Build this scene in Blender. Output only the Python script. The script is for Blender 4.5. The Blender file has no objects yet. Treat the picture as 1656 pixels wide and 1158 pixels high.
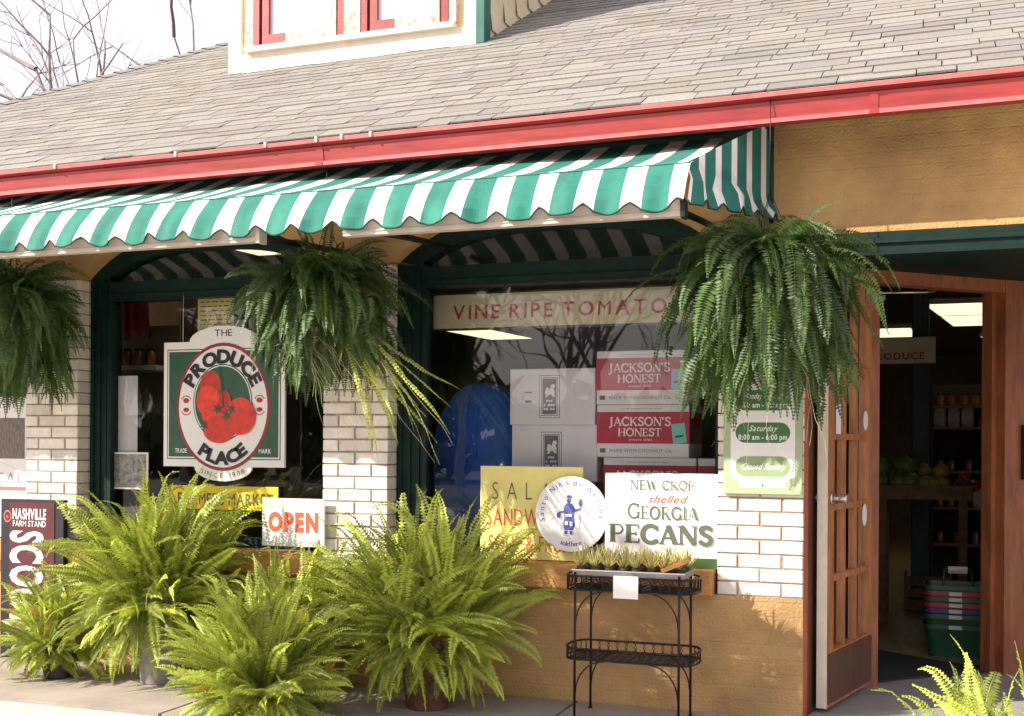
import bpy, math, random
from mathutils import Vector, Matrix
R = math.radians
rnd = random.Random(7)
sc = bpy.context.scene
COL = sc.collection

# ------------------------------------------------------------------ camera, sky, sun, exposure
F_PX, IW, IH, HY = 1900.0, 1656.0, 1158.0, 717.0
YAW, ROLL = R(20), R(.35)
CAMLOC = Vector((.645, -6.087, 1.39))
cd = bpy.data.cameras.new('camera'); cam = bpy.data.objects.new('camera', cd); COL.objects.link(cam)
cd.sensor_width = 36; cd.lens = F_PX/IW*36; cd.shift_y = (HY-IH/2)/IW
cd.clip_start = .05; cd.clip_end = 2000
cam.matrix_world = Matrix.Translation(CAMLOC) @ Matrix.Rotation(YAW, 4, 'Z') @ Matrix.Rotation(R(90), 4, 'X') @ Matrix.Rotation(ROLL, 4, 'Z')
sc.camera = cam
SUN_AZ, SUN_EL = R(51), R(33.6)           # sun stands to the left of the facade's normal
w = bpy.data.worlds.new('World'); sc.world = w; w.use_nodes = True
nt = w.node_tree; sky = nt.nodes.new('ShaderNodeTexSky'); sky.sky_type = 'NISHITA'; sky.sun_disc = False
sky.sun_elevation = SUN_EL
S = Vector((-math.sin(SUN_AZ)*math.cos(SUN_EL), -math.cos(SUN_AZ)*math.cos(SUN_EL), math.sin(SUN_EL)))
sky.sun_rotation = math.atan2(S.x, S.y)
sky.air_density = 1.0; sky.dust_density = 3.5; sky.ozone_density = 1.0
bg = nt.nodes['Background']; bg.inputs['Strength'].default_value = .122
tcs = nt.nodes.new('ShaderNodeTexCoord'); cn = nt.nodes.new('ShaderNodeTexNoise'); cn.inputs['Scale'].default_value = 2.2; cn.inputs['Detail'].default_value = 6
nt.links.new(tcs.outputs['Generated'], cn.inputs['Vector'])
cr = nt.nodes.new('ShaderNodeValToRGB'); cr.color_ramp.elements[0].position = .30; cr.color_ramp.elements[1].position = .62
cr.color_ramp.elements[0].color = (.55, .55, .55, 1); cr.color_ramp.elements[1].color = (.97, .97, .97, 1); nt.links.new(cn.outputs[0], cr.inputs[0])
cm = nt.nodes.new('ShaderNodeMix'); cm.data_type = 'RGBA'; cm.inputs[7].default_value = (5.6, 5.3, 5.9, 1)      # thin bright winter cloud
nt.links.new(cr.outputs[0], cm.inputs[0]); nt.links.new(sky.outputs[0], cm.inputs[6]); nt.links.new(cm.outputs[2], bg.inputs[0])
sd = bpy.data.lights.new('sun', 'SUN'); sd.energy = 4.6; sd.angle = R(.5); sd.color = (1, .93, .80)
so = bpy.data.objects.new('sun', sd); COL.objects.link(so)
so.rotation_euler = (-S).to_track_quat('-Z', 'Y').to_euler(); so.location = (-6, -8, 12)
vs = sc.view_settings; vs.view_transform = 'Standard'; vs.look = 'None'; vs.gamma = 1; vs.exposure = .98

# ------------------------------------------------------------------ helpers
FW = Vector((-math.sin(YAW), math.cos(YAW), 0)); RT = Vector((math.cos(YAW), math.sin(YAW), 0)); UP = Vector((0, 0, 1))
def ray(x, y):
    x -= IW/2; y -= HY; c, s = math.cos(ROLL), math.sin(ROLL)
    return FW + RT*((x*c+y*s)/F_PX) - UP*((-x*s+y*c)/F_PX)
def at(x, y, Y):                        # the point of the vertical plane Y seen at a photo pixel
    d = ray(x, y); return CAMLOC + d*((Y-CAMLOC.y)/d.y)
def onz(x, y, z):
    d = ray(x, y); return CAMLOC + d*((z-CAMLOC.z)/d.z)

M = {}
def mat(name, col, rough=.6, var=0., scale=8., bump=0., bscale=60., metal=0., spec=.5, attr=None, trans=0., emis=None, brick=None, sheen=0., stretch=None, var2=None):
    m = bpy.data.materials.new(name); m.use_nodes = True; n = m.node_tree.nodes; l = m.node_tree.links
    b = n['Principled BSDF']; out = n['Material Output']
    b.inputs['Roughness'].default_value = rough; b.inputs['Metallic'].default_value = metal
    b.inputs['Specular IOR Level'].default_value = spec
    tc = n.new('ShaderNodeTexCoord')
    vec = tc.outputs['Object']
    if stretch:
        mp = n.new('ShaderNodeMapping'); mp.inputs['Scale'].default_value = stretch; l.new(vec, mp.inputs[0]); vec = mp.outputs[0]
    colout = None
    if var or var2:
        nz = n.new('ShaderNodeTexNoise'); nz.inputs['Scale'].default_value = scale; nz.inputs['Detail'].default_value = 6; nz.inputs['Roughness'].default_value = .65
        l.new(vec, nz.inputs['Vector'])
        rp = n.new('ShaderNodeValToRGB'); rp.color_ramp.elements[0].position = .3; rp.color_ramp.elements[1].position = .7
        lo = [max(0, c*(1-var)) for c in col]; hi = [min(1, c*(1+var)) for c in col]
        if var2: lo = var2; hi = col
        rp.color_ramp.elements[0].color = (*lo, 1); rp.color_ramp.elements[1].color = (*hi, 1)
        l.new(nz.outputs[0], rp.inputs[0]); colout = rp.outputs[0]
    if attr:
        at_ = n.new('ShaderNodeAttribute'); at_.attribute_name = attr
        mx = n.new('ShaderNodeMix'); mx.data_type = 'RGBA'; mx.blend_type = 'MULTIPLY'; mx.inputs[0].default_value = 1
        if colout: l.new(colout, mx.inputs[6])
        else: mx.inputs[6].default_value = (*col, 1)
        l.new(at_.outputs['Color'], mx.inputs[7]); colout = mx.outputs[2]
    if colout: l.new(colout, b.inputs['Base Color'])
    else: b.inputs['Base Color'].default_value = (*col, 1)
    hsrc = None
    if bump:
        nb = n.new('ShaderNodeTexNoise'); nb.inputs['Scale'].default_value = bscale; nb.inputs['Detail'].default_value = 5
        l.new(vec, nb.inputs['Vector']); hsrc = nb.outputs[0]
        bp = n.new('ShaderNodeBump'); bp.inputs['Strength'].default_value = bump; bp.inputs['Distance'].default_value = .01
        l.new(hsrc, bp.inputs['Height'])
        last = bp
        if brick:
            sx = n.new('ShaderNodeSeparateXYZ'); cx = n.new('ShaderNodeCombineXYZ'); l.new(tc.outputs['Object'], sx.inputs[0])
            l.new(sx.outputs[0], cx.inputs[0]); l.new(sx.outputs[2], cx.inputs[1])
            bt = n.new('ShaderNodeTexBrick'); bt.inputs['Scale'].default_value = 1; bt.inputs['Brick Width'].default_value = .215; bt.inputs['Row Height'].default_value = .073
            bt.inputs['Mortar Size'].default_value = .006; bt.inputs['Mortar Smooth'].default_value = .6; l.new(cx.outputs[0], bt.inputs['Vector'])
            bp2 = n.new('ShaderNodeBump'); bp2.inputs['Strength'].default_value = brick; bp2.inputs['Distance'].default_value = .006; bp2.invert = True
            l.new(bt.outputs['Fac'], bp2.inputs['Height']); l.new(bp.outputs[0], bp2.inputs['Normal']); last = bp2
        l.new(last.outputs[0], b.inputs['Normal'])
    if emis:
        b.inputs['Emission Color'].default_value = (*emis[0], 1); b.inputs['Emission Strength'].default_value = emis[1]
    if trans:
        tr = n.new('ShaderNodeBsdfTranslucent'); ms = n.new('ShaderNodeMixShader'); ms.inputs[0].default_value = trans
        if colout: l.new(colout, tr.inputs[0])
        else: tr.inputs[0].default_value = (*col, 1)
        l.new(b.outputs[0], ms.inputs[1]); l.new(tr.outputs[0], ms.inputs[2]); l.new(ms.outputs[0], out.inputs[0])
    M[name] = m; return m

def glass(name, boost=1.6, tint=(1, 1, 1)):
    m = bpy.data.materials.new(name); m.use_nodes = True; n = m.node_tree.nodes; l = m.node_tree.links
    n.remove(n['Principled BSDF'])
    fr = n.new('ShaderNodeFresnel'); fr.inputs[0].default_value = 1.5
    mu = n.new('ShaderNodeMath'); mu.operation = 'MULTIPLY'; mu.inputs[1].default_value = boost; mu.use_clamp = True
    tr = n.new('ShaderNodeBsdfTransparent'); tr.inputs[0].default_value = (*tint, 1)
    gl = n.new('ShaderNodeBsdfGlossy'); gl.inputs['Roughness'].default_value = .012
    nz = n.new('ShaderNodeTexNoise'); nz.inputs['Scale'].default_value = 2.2; tc = n.new('ShaderNodeTexCoord'); l.new(tc.outputs['Object'], nz.inputs[0])
    bp = n.new('ShaderNodeBump'); bp.inputs['Strength'].default_value = .05; bp.inputs['Distance'].default_value = .02
    l.new(nz.outputs[0], bp.inputs['Height']); l.new(bp.outputs[0], gl.inputs['Normal'])
    mx = n.new('ShaderNodeMixShader'); l.new(fr.outputs[0], mu.inputs[0]); l.new(mu.outputs[0], mx.inputs[0])
    l.new(tr.outputs[0], mx.inputs[1]); l.new(gl.outputs[0], mx.inputs[2]); l.new(mx.outputs[0], n['Material Output'].inputs[0])
    M[name] = m; return m

# palette ---------------------------------------------------------
mat('brick_white', (.80, .74, .66), .34, .14, 16, .35, 40, attr='tone')
mat('mortar', (.30, .235, .18), .9, .3, 30, .4, 90)
mat('tan', (.49, .298, .118), .75, .30, 2.2, .75, 70, brick=.35)
mat('frame_green', (.004, .020, .016), .6, .3, 12, .12, 90, spec=.22)
mat('gutter_red', (.30, .034, .034), .45, .30, 5, .06, 40, stretch=(.6, 6, 6))
mat('gutter_lip', (.50, .13, .12), .5, .2, 12, .05, 50)
mat('soffit', (.05, .035, .03), .8, .3, 10)
mat('shingle', (.250, .232, .212), .92, .16, 60, .6, 220, attr='tone')
mat('shingle_base', (.07, .06, .05), .95, .2, 20)
mat('cream', (.70, .58, .36), .6, .12, 6, .1, 40)
mat('white_paint', (.80, .72, .58), .55, .10, 9, .12, 50)
mat('maroon', (.26, .022, .022), .45, .2, 14, .1, 60)
mat('maroon_worn', (.45, .17, .14), .6, .0, 20, .2, 60, var2=(.72, .62, .55))
mat('curtain', (.72, .70, .74), .8, .05, 6)
mat('trim_green', (.012, .10, .075), .5, .2, 10)
mat('awning_green', (.017, .165, .122), .8, .22, 6, .35, 18, trans=.05)
mat('awning_white', (.80, .77, .73), .8, .07, 6, .35, 18, trans=.07)
mat('binding', (.006, .03, .022), .7)
mat('bar', (.50, .44, .37), .45, .15, 10, .05, 60)
mat('dark_metal', (.012, .010, .009), .45, .4, 40, .15, 120, metal=.3)
mat('wood_door', (.27, .088, .030), .45, .4, 7, .15, 60, stretch=(3, 3, .5))
mat('wood_honey', (.40, .165, .055), .42, .4, 7, .15, 60, stretch=(3, 3, .5))
mat('wood_dark', (.10, .045, .02), .5, .4, 8, .2, 60, stretch=(3, 3, .5))
mat('red_wood', (.42, .085, .035), .55, .3, 6, .2, 50, stretch=(3, 3, .5))
mat('ledge_wood', (.48, .24, .07), .65, .25, 9, .4, 60, stretch=(1, 4, 4))
mat('steel', (.62, .60, .57), .28, .1, 20, metal=.9)
mat('threshold', (.30, .28, .26), .8, .18, 6, .25, 80)
mat('mat_rubber', (.028, .026, .028), .9, .3, 30, .4, 200)
mat('floor_wood', (.30, .20, .08), .38, .35, 4, .1, 30, stretch=(6, .8, 1))
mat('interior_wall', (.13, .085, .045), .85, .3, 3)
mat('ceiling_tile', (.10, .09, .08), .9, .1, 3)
mat('light_panel', (.85, .85, .7), .5, emis=((1, .95, .62), .62))
mat('paper', (.80, .78, .74), .7, .04, 12)
mat('paper_yellow', (.66, .58, .20), .7, .12, 12)
mat('board_yellow', (.78, .68, .22), .6, .08, 7)
mat('banner_yellow', (.86, .62, .02), .55, .08, 6)
mat('sign_white', (.80, .78, .75), .4, .05, 7)
mat('sign_beige', (.74, .66, .40), .55, .08, 6)
mat('sign_green', (.020, .085, .040), .4, .2, 8)
mat('sage', (.36, .44, .26), .5, .1, 10)
mat('pill_green', (.04, .16, .045), .45, .15, 10)
mat('pill_sunlit', (.26, .36, .17), .45, .15, 10)  # paler copy of pill_green: sunlight on the lowest pill put into its colour
mat('ink_black', (.015, .014, .016), .6)
mat('ink_red', (.46, .025, .03), .6, .15, 30)
mat('ink_orange', (.70, .09, .035), .6, .12, 30)
mat('ink_blue', (.07, .09, .34), .6, .5, 60)
mat('ink_grey', (.16, .15, .15), .6, .2, 30)
mat('ink_olive', (.10, .12, .075), .6)
mat('ink_white', (.84, .82, .80), .6)
mat('tomato', (.60, .035, .018), .35, .35, 14, attr='tone')
mat('burgundy', (.085, .010, .016), .45, .3, 10)
mat('board_dark', (.008, .008, .016), .5, .3, 10)
mat('box_white', (.82, .78, .77), .7, .06, 6, .5, 1, stretch=(260, 1, .02))
mat('box_red', (.46, .02, .05), .5, .08, 10)
mat('box_brown', (.36, .22, .12), .8, .2, 12)
mat('tag_blue', (.30, .55, .75), .6)
mat('tag_mint', (.22, .62, .50), .6)
mat('blue_cloth', (.02, .15, .62), .5, .25, 5, .2, 14)
mat('pot_grey', (.30, .275, .26), .7, .25, 8, .3, 40)
mat('pot_dark', (.045, .035, .035), .6, .4, 8, .2, 40)
mat('pot_wicker', (.14, .07, .035), .8, .5, 30, .8, 90)
mat('soil', (.03, .02, .014), .95, .5, 60, 1, 80)
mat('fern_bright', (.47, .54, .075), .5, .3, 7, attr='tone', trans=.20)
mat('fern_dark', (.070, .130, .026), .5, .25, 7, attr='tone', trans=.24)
mat('runner', (.50, .46, .22), .6, .2, 20)
mat('succulent', (.62, .58, .24), .5, .4, 30, attr='tone', trans=.2)
mat('leafy', (.05, .12, .03), .5, .3, 10, trans=.25)
mat('photo_print', (.42, .40, .36), .4, .0, 26, var2=(.03, .03, .025))
mat('photo_brush', (.26, .22, .17), .5, .0, 40, var2=(.05, .04, .035), stretch=(3, 1, .6))
mat('bark', (.30, .25, .24), .9, .3, 12, .5, 30)
mat('concrete', (.35, .295, .25), .85, .24, 2.5, .35, 140)
mat('apron', (.60, .54, .47), .8, .08, 2, .2, 120)
mat('asphalt', (.06, .058, .056), .9, .3, 4, .4, 160)
mat('kerb', (.50, .47, .44), .85, .15, 6, .3, 80)
mat('basket_green', (.012, .085, .035), .35); mat('basket_red', (.36, .018, .022), .35); mat('basket_blue', (.015, .03, .16), .35)
mat('handle_white', (.70, .66, .60), .4)
mat('produce_green', (.16, .26, .05), .5, .4, 12); mat('produce_red', (.34, .05, .02), .4, .4, 12); mat('produce_yellow', (.40, .28, .05), .5, .3, 12)
mat('crate_wood', (.22, .13, .06), .8, .3, 10)
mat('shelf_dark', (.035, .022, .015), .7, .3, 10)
mat('post_green', (.02, .07, .055), .5, .2, 8)
mat('jar_pale', (.45, .40, .32), .3, .3, 8); mat('jar_amber', (.28, .10, .02), .25, .3, 8); mat('bag_pale', (.50, .44, .30), .6, .4, 30)
mat('red_cloth', (.30, .02, .02), .8, .3, 12); mat('leaf_tree', (.05, .085, .02), .6, .4, 3, trans=.25)
mat('sky_poster', (.25, .45, .68), .5, .3, 8)
glass('window_glass', 2.2); glass('door_glass', 1.4)
pane_dormer = mat('dormer_glass', (.70, .69, .76), .12, .06, 4, spec=.8)

WL = {}
class MB:
    def __init__(s): s.v = []; s.f = []; s.mi = []; s.t = []; s.sm = []
    def add(s, vs, fs, mi=0, tone=1., sm=False):
        o = len(s.v); s.v += [Vector(p) for p in vs]
        for f in fs: s.f.append([i+o for i in f]); s.mi.append(mi); s.t.append(tone); s.sm.append(sm)
    def box(s, x0, x1, y0, y1, z0, z1, mi=0, tone=1., bev=0.):
        if x0 > x1: x0, x1 = x1, x0
        if bev:
            b = bev; vs = []
            for (yy, d) in ((y0, b), (y0+b, 0), (y1, 0)):
                vs += [(x0+d, yy, z0+d), (x1-d, yy, z0+d), (x1-d, yy, z1-d), (x0+d, yy, z1-d)]
            fs = [(0, 1, 2, 3), (11, 10, 9, 8)]
            for k in (0, 4):
                for i in range(4): j = (i+1) % 4; fs.append((k+i, k+4+i, k+4+j, k+j))
            s.add(vs, fs, mi, tone); return
        s.add([(x0,y0,z0),(x1,y0,z0),(x1,y1,z0),(x0,y1,z0),(x0,y0,z1),(x1,y0,z1),(x1,y1,z1),(x0,y1,z1)],
              [(0,3,2,1),(4,5,6,7),(0,1,5,4),(1,2,6,5),(2,3,7,6),(3,0,4,7)], mi, tone)
    def obox(s, o, a, b, c, mi=0, tone=1.):        # box from a corner and three edge vectors
        o = Vector(o); a = Vector(a); b = Vector(b); c = Vector(c)
        s.add([o,o+a,o+a+b,o+b,o+c,o+a+c,o+a+b+c,o+b+c],[(0,3,2,1),(4,5,6,7),(0,1,5,4),(1,2,6,5),(2,3,7,6),(3,0,4,7)],mi,tone)
    def tube(s, pts, r, n=6, mi=0, r1=None, tone=1., closed=False, cap=True):
        pts = [Vector(p) for p in pts]; N = len(pts); o = len(s.v)
        up = Vector((.123, .2, .97)); prev = None
        for i, p in enumerate(pts):
            t = (pts[(i+1) % N]-pts[i-1]) if closed else (pts[min(i+1, N-1)]-pts[max(i-1, 0)])
            if t.length < 1e-9: t = Vector((0, 0, 1))
            t.normalize()
            if prev is None:
                a = t.cross(up)
                if a.length < .05: a = t.cross(Vector((1, 0, 0)))
            else: a = prev - t*prev.dot(t)
            a.normalize(); prev = a; b = t.cross(a)
            rr = r if r1 is None else r+(r1-r)*i/max(1, N-1)
            for k in range(n):
                q = 2*math.pi*k/n; s.v.append(p+a*(math.cos(q)*rr)+b*(math.sin(q)*rr))
        for i in range(N if closed else N-1):
            for k in range(n):
                j = (k+1) % n; i2 = (i+1) % N
                s.f.append([o+i*n+k, o+i*n+j, o+i2*n+j, o+i2*n+k]); s.mi.append(mi); s.t.append(tone); s.sm.append(True)
        if cap and not closed:
            s.f.append([o+k for k in range(n)][::-1]); s.mi.append(mi); s.t.append(tone); s.sm.append(False)
            s.f.append([o+(N-1)*n+k for k in range(n)]); s.mi.append(mi); s.t.append(tone); s.sm.append(False)
    def lathe(s, c, prof, n=20, mi=0, tone=1., squash=1.):
        c = Vector(c); o = len(s.v); N = len(prof)
        for (r, z) in prof:
            for k in range(n):
                q = 2*math.pi*k/n; s.v.append(c+Vector((r*math.cos(q), r*math.sin(q)*squash, z)))
        for i in range(N-1):
            for k in range(n):
                j = (k+1) % n
                s.f.append([o+i*n+k, o+i*n+j, o+(i+1)*n+j, o+(i+1)*n+k]); s.mi.append(mi); s.t.append(tone); s.sm.append(True)
    def ball(s, c, r, n=10, mi=0, sq=(1, 1, 1), tone=1.):
        c = Vector(c); pr = []
        o = len(s.v); m = n//2+1
        for i in range(m+1):
            a = math.pi*i/m
            for k in range(n):
                q = 2*math.pi*k/n
                s.v.append(c+Vector((math.sin(a)*math.cos(q)*r*sq[0], math.sin(a)*math.sin(q)*r*sq[1], -math.cos(a)*r*sq[2])))
        for i in range(m):
            for k in range(n):
                j = (k+1) % n; s.f.append([o+i*n+k, o+i*n+j, o+(i+1)*n+j, o+(i+1)*n+k]); s.mi.append(mi); s.t.append(tone); s.sm.append(True)
    def slab(s, poly, Y0, Y1, mi=0, tone=1.):      # polygon of (x, z), ccw seen from the street, Y0 in front
        n = len(poly)
        s.add([(x, Y0, z) for x, z in poly]+[(x, Y1, z) for x, z in poly],
              [list(range(n)), list(range(2*n-1, n-1, -1))]+[[i, i+n, (i+1) % n+n, (i+1) % n] for i in range(n)], mi, tone)
    def ribbon(s, pts, wd, fn, mi=0):
        pts = [Vector((p[0], p[1])) for p in pts]; N = len(pts); L = []; Rr = []
        for i in range(N):
            t = pts[min(i+1, N-1)]-pts[max(i-1, 0)]; t.normalize(); nn = Vector((-t.y, t.x))*wd/2
            L.append(pts[i]+nn); Rr.append(pts[i]-nn)
        for i in range(N-1):
            s.add([fn(*Rr[i]), fn(*Rr[i+1]), fn(*L[i+1]), fn(*L[i])], [(0, 1, 2, 3)], mi)
    def build(s, name, mats, parent=None, smooth=False):
        off = WL.get(parent.name, Vector()) if parent else Vector()
        me = bpy.data.meshes.new(name)
        me.from_pydata([tuple(p-off) for p in s.v], [], s.f)
        if not isinstance(mats, (list, tuple)): mats = [mats]
        for m in mats: me.materials.append(M[m] if isinstance(m, str) else m)
        me.polygons.foreach_set('material_index', s.mi)
        me.polygons.foreach_set('use_smooth', [bool(smooth or a) for a in s.sm])
        a = me.color_attributes.new('tone', 'FLOAT_COLOR', 'CORNER')
        buf = []
        for f, t in zip(s.f, s.t):
            c = (t, t, t, 1.) if not isinstance(t, tuple) else (*t, 1.)
            buf += list(c)*len(f)
        a.data.foreach_set('color', buf)
        me.update()
        o = bpy.data.objects.new(name, me); COL.objects.link(o)
        if parent: o.parent = parent
        WL[o.name] = off.copy()
        return o
def thing(name, label, cat, loc, group=None):
    o = bpy.data.objects.new(name, None); o.empty_display_size = .1; COL.objects.link(o)
    o.location = loc; WL[o.name] = Vector(loc); o['label'] = label; o['category'] = cat
    if group: o['group'] = group
    return o
def tag(o, label, cat, group=None):
    o['label'] = label; o['category'] = cat
    if group: o['group'] = group
    return o
def struct(o, kind='structure'): o['kind'] = kind; return o
def dup(root, loc, label=None):
    r = root.copy(); COL.objects.link(r); r.location = loc
    if label: r['label'] = label
    for ch in root.children:
        c = ch.copy(); COL.objects.link(c); c.parent = r
        for g in ch.children:
            d = g.copy(); COL.objects.link(d); d.parent = c
    return r

# ------------------------------------------------------------------ lettering
GC = {}
def glyph(ch, bold=0.):
    if ch in 'MWw' : bold = 0.
    k = (ch, bold)
    if k in GC: return GC[k]
    cu = bpy.data.curves.new('g', 'FONT'); cu.body = ch; cu.size = 1; cu.resolution_u = 3; cu.offset = bold; cu.fill_mode = 'FRONT'
    o = bpy.data.objects.new('g', cu); COL.objects.link(o)
    bpy.context.view_layer.update()
    me = bpy.data.meshes.new_from_object(o.evaluated_get(bpy.context.evaluated_depsgraph_get()))
    vs = [(v.co.x, v.co.y) for v in me.vertices]; fs = [list(p.vertices) for p in me.polygons]
    bpy.data.objects.remove(o); bpy.data.curves.remove(cu); bpy.data.meshes.remove(me)
    x0 = min((v[0] for v in vs), default=0); x1 = max((v[0] for v in vs), default=.3)
    s = 1/.729
    GC[k] = ([((x-x0)*s, y*s) for x, y in vs], fs, (x1-x0)*s); return GC[k]
def run(text, bold=0., gap=.14, space=.42):        # [(char, x, width)] with cap height 1
    out = []; x = 0
    for ch in text:
        if ch == ' ': x += space; continue
        g = glyph(ch, bold); out.append((ch, x, g[2])); x += g[2]+gap
    return out, x-gap
def put(mb, text, cx, z, h, Y, width=None, bold=0., shear=0., mi=0, gap=.14, rot=0., align=0):
    """flat lettering on a board facing the street: centre x, baseline z, cap height, Y of the ink"""
    r, W = run(text, bold, gap); sx = h if width is None else width/W
    ca, sa = math.cos(rot), math.sin(rot)
    for ch, x, wd in r:
        vs, fs, _ = glyph(ch, bold)
        P = []
        for a, b in vs:
            u = (x+a-W/2*(1-align))*sx + b*h*shear; v = b*h
            P.append((cx+u*ca-v*sa, Y, z+u*sa+v*ca))
        mb.add(P, fs, mi)
def put_arc(mb, text, cx, cz, rx, rz, a0, a1, h, Y, bold=0., mi=0, inner=False, gap=.14, wscale=None):
    """letters spread on an ellipse between two angles (degrees, 90 = top); inner: reads along the bottom"""
    r, W = run(text, bold, gap)
    for ch, x, wd in r:
        t = (x+wd/2)/W; a = R(a0+(a1-a0)*t)
        px, pz = cx+rx*math.cos(a), cz+rz*math.sin(a)
        nx, nz = math.cos(a)/rx, math.sin(a)/rz; L = math.hypot(nx, nz); nx /= L; nz /= L
        if inner: nx, nz = -nx, -nz
        tx, tz = nz, -nx
        vs, fs, _ = glyph(ch, bold); k = wscale or h
        mb.add([(px+tx*(u-wd/2)*k+nx*v*h, Y, pz+tz*(u-wd/2)*k+nz*v*h) for u, v in vs], fs, mi)
def arc(cx, cy, rx, ry, a0, a1, n=12): return [(cx+rx*math.cos(R(a0+(a1-a0)*i/n)), cy+ry*math.sin(R(a0+(a1-a0)*i/n))) for i in range(n+1)]
# a hand-cut roman alphabet: (stroke points, thick?) and serif spots
SF = {
 'A': (.82, [([(.08,0),(.41,1)],0), ([(.40,1),(.74,0)],1), ([(.2,.33),(.62,.33)],0)], [(.08,0),(.74,0)], []),
 'C': (.82, [(arc(.46,.5,.38,.46,42,318,18),1)], [], [(.76,.66,.98),(.76,.06,.28)]),
 'E': (.70, [([(.16,0),(.16,1)],1), ([(.1,.965),(.62,.965)],0), ([(.16,.5),(.5,.5)],0), ([(.1,.035),(.64,.035)],0)], [(.12,0),(.12,1)], [(.62,.74,1),(.64,0,.26),(.5,.4,.6)]),
 'G': (.88, [(arc(.46,.5,.38,.46,42,318,18),1), ([(.76,.02),(.76,.44)],1)], [(.76,.44)], [(.76,.68,.98)]),
 'H': (.92, [([(.17,0),(.17,1)],1), ([(.75,0),(.75,1)],1), ([(.17,.5),(.75,.5)],0)], [(.17,0),(.17,1),(.75,0),(.75,1)], []),
 'I': (.42, [([(.2,0),(.2,1)],1)], [(.2,0),(.2,1)], []),
 'J': (.50, [([(.3,1),(.3,.1),(.26,-.08),(.16,-.17),(.02,-.18)],1)], [(.3,1)], []),
 'K': (.86, [([(.17,0),(.17,1)],1), ([(.2,.40),(.70,1)],0), ([(.36,.56),(.74,0)],1)], [(.17,0),(.17,1),(.74,0),(.68,1)], []),
 'N': (.90, [([(.14,0),(.14,1)],0), ([(.15,1),(.76,0)],1), ([(.77,0),(.77,1)],0)], [(.14,0),(.10,1),(.77,1)], []),
 'O': (.90, [(arc(.45,.5,.37,.47,0,360,28),1)], [], []),
 'P': (.72, [([(.17,0),(.17,1)],1), ([(.12,.965),(.40,.965)]+arc(.40,.72,.24,.245,90,-90,10)+[(.17,.475)],0)], [(.17,0),(.12,1)], []),
 'R': (.84, [([(.17,0),(.17,1)],1), ([(.12,.965),(.40,.965)]+arc(.40,.73,.23,.235,90,-90,10)+[(.17,.495)],0), ([(.40,.48),(.74,0)],1)], [(.17,0),(.12,1),(.76,0)], []),
 'S': (.66, [([(.56,.78),(.50,.92),(.34,.97),(.17,.92),(.11,.76),(.17,.62),(.34,.53),(.50,.44),(.57,.27),(.50,.09),(.32,.03),(.15,.09),(.08,.24)],1)], [], [(.57,.70,.98),(.08,.02,.30)]),
 'T': (.78, [([(.39,0),(.39,1)],1), ([(.04,.965),(.74,.965)],0)], [(.39,0)], [(.05,.72,1),(.73,.72,1)]),
 'W': (1.16, [([(.1,1),(.36,0)],1), ([(.36,0),(.58,.92)],0), ([(.57,.95),(.82,0)],1), ([(.82,0),(1.04,1)],0)], [(.1,1),(1.04,1)], []),
 "'": (.24, [([(.1,1),(.08,.70)],1)], [], []),
}
def serif(mb, text, cx, z, h, Y, width=None, T=.16, t=.07, mi=0, gap=.02, first=None):
    sizes = [(first if (first and i == 0) else 1.) for i in range(len(text))]
    W = sum((SF[c][0]*k+gap) if c != ' ' else .45 for c, k in zip(text, sizes))-gap
    sx = h if width is None else width/W; x = 0; q = 0
    for c, k in zip(text, sizes):
        if c == ' ': x += .45; continue
        wd, strokes, serifs, ticks = SF[c]
        def fn(u, v, x=x, k=k):
            return (cx+(x+u*k-W/2)*sx, Y-q*.00025, z+v*h*k)
        for pts, th in strokes: q += 1; mb.ribbon(pts, T if th else t, fn, mi)
        for (u, v) in serifs: q += 1; vv = v+.03 if v == 0 else v-.03; mb.ribbon([(u-.15, vv), (u+.15, vv)], .06, fn, mi)
        for (u, v0, v1) in ticks: q += 1; mb.ribbon([(u, v0), (u, v1)], .06, fn, mi)
        x += wd*k+gap
def ell(cx, cz, rx, rz, n=48): return [(cx+rx*math.cos(2*math.pi*i/n), cz+rz*math.sin(2*math.pi*i/n)) for i in range(n)]
#=SETTING
# ------------------------------------------------------------------ ground
g = MB(); g.add([(-600,-600,-.10),(600,-600,-.10),(600,600,-.10),(-600,600,-.10)], [(0,1,2,3)]); struct(g.build('ground', 'asphalt'))
g = MB()
for a, b in ((-12,-7.9),(-7.88,-5.0),(-4.98,-3.1),(-3.08,-1.2),(-1.18,.7),(.72,2.6),(2.62,5)):
    g.box(a, b, -.52, 1.9, -.10, 0, bev=0); g.box(a, b, -1.06, -.53, -.10, -.002)
struct(g.build('sidewalk', 'concrete'))
g = MB(); g.obox((-14, -1.62, -.10), (13.6, -.0, 0), (0, .545, 0), (0, 0, .088)); struct(g.build('kerb', 'kerb'))
g = MB(); g.add([(-16,-17,-.03),(14,-17,-.03),(14,-1.63,-.03),(-16,-1.63,-.03),(-16,-17,-.1),(14,-17,-.1),(14,-1.63,-.1),(-16,-1.63,-.1)],
                [(0,1,2,3),(4,7,6,5),(0,4,5,1),(1,5,6,2),(2,6,7,3),(3,7,4,0)]); struct(g.build('parking_apron', 'apron'))

# ------------------------------------------------------------------ the shop building
B = thing('shop_building', 'tan painted shop with white brick pillars, arched green windows, red gutter and grey shingle roof', 'building', (-2.5, .2, 0))
PIL = [(-6.95, -6.54), (-4.93, -4.52), (-2.75, -2.33), (-.435, 0.)]      # brick pillars
BT, BB = 2.42, .612                                                      # brick top and bottom
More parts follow.
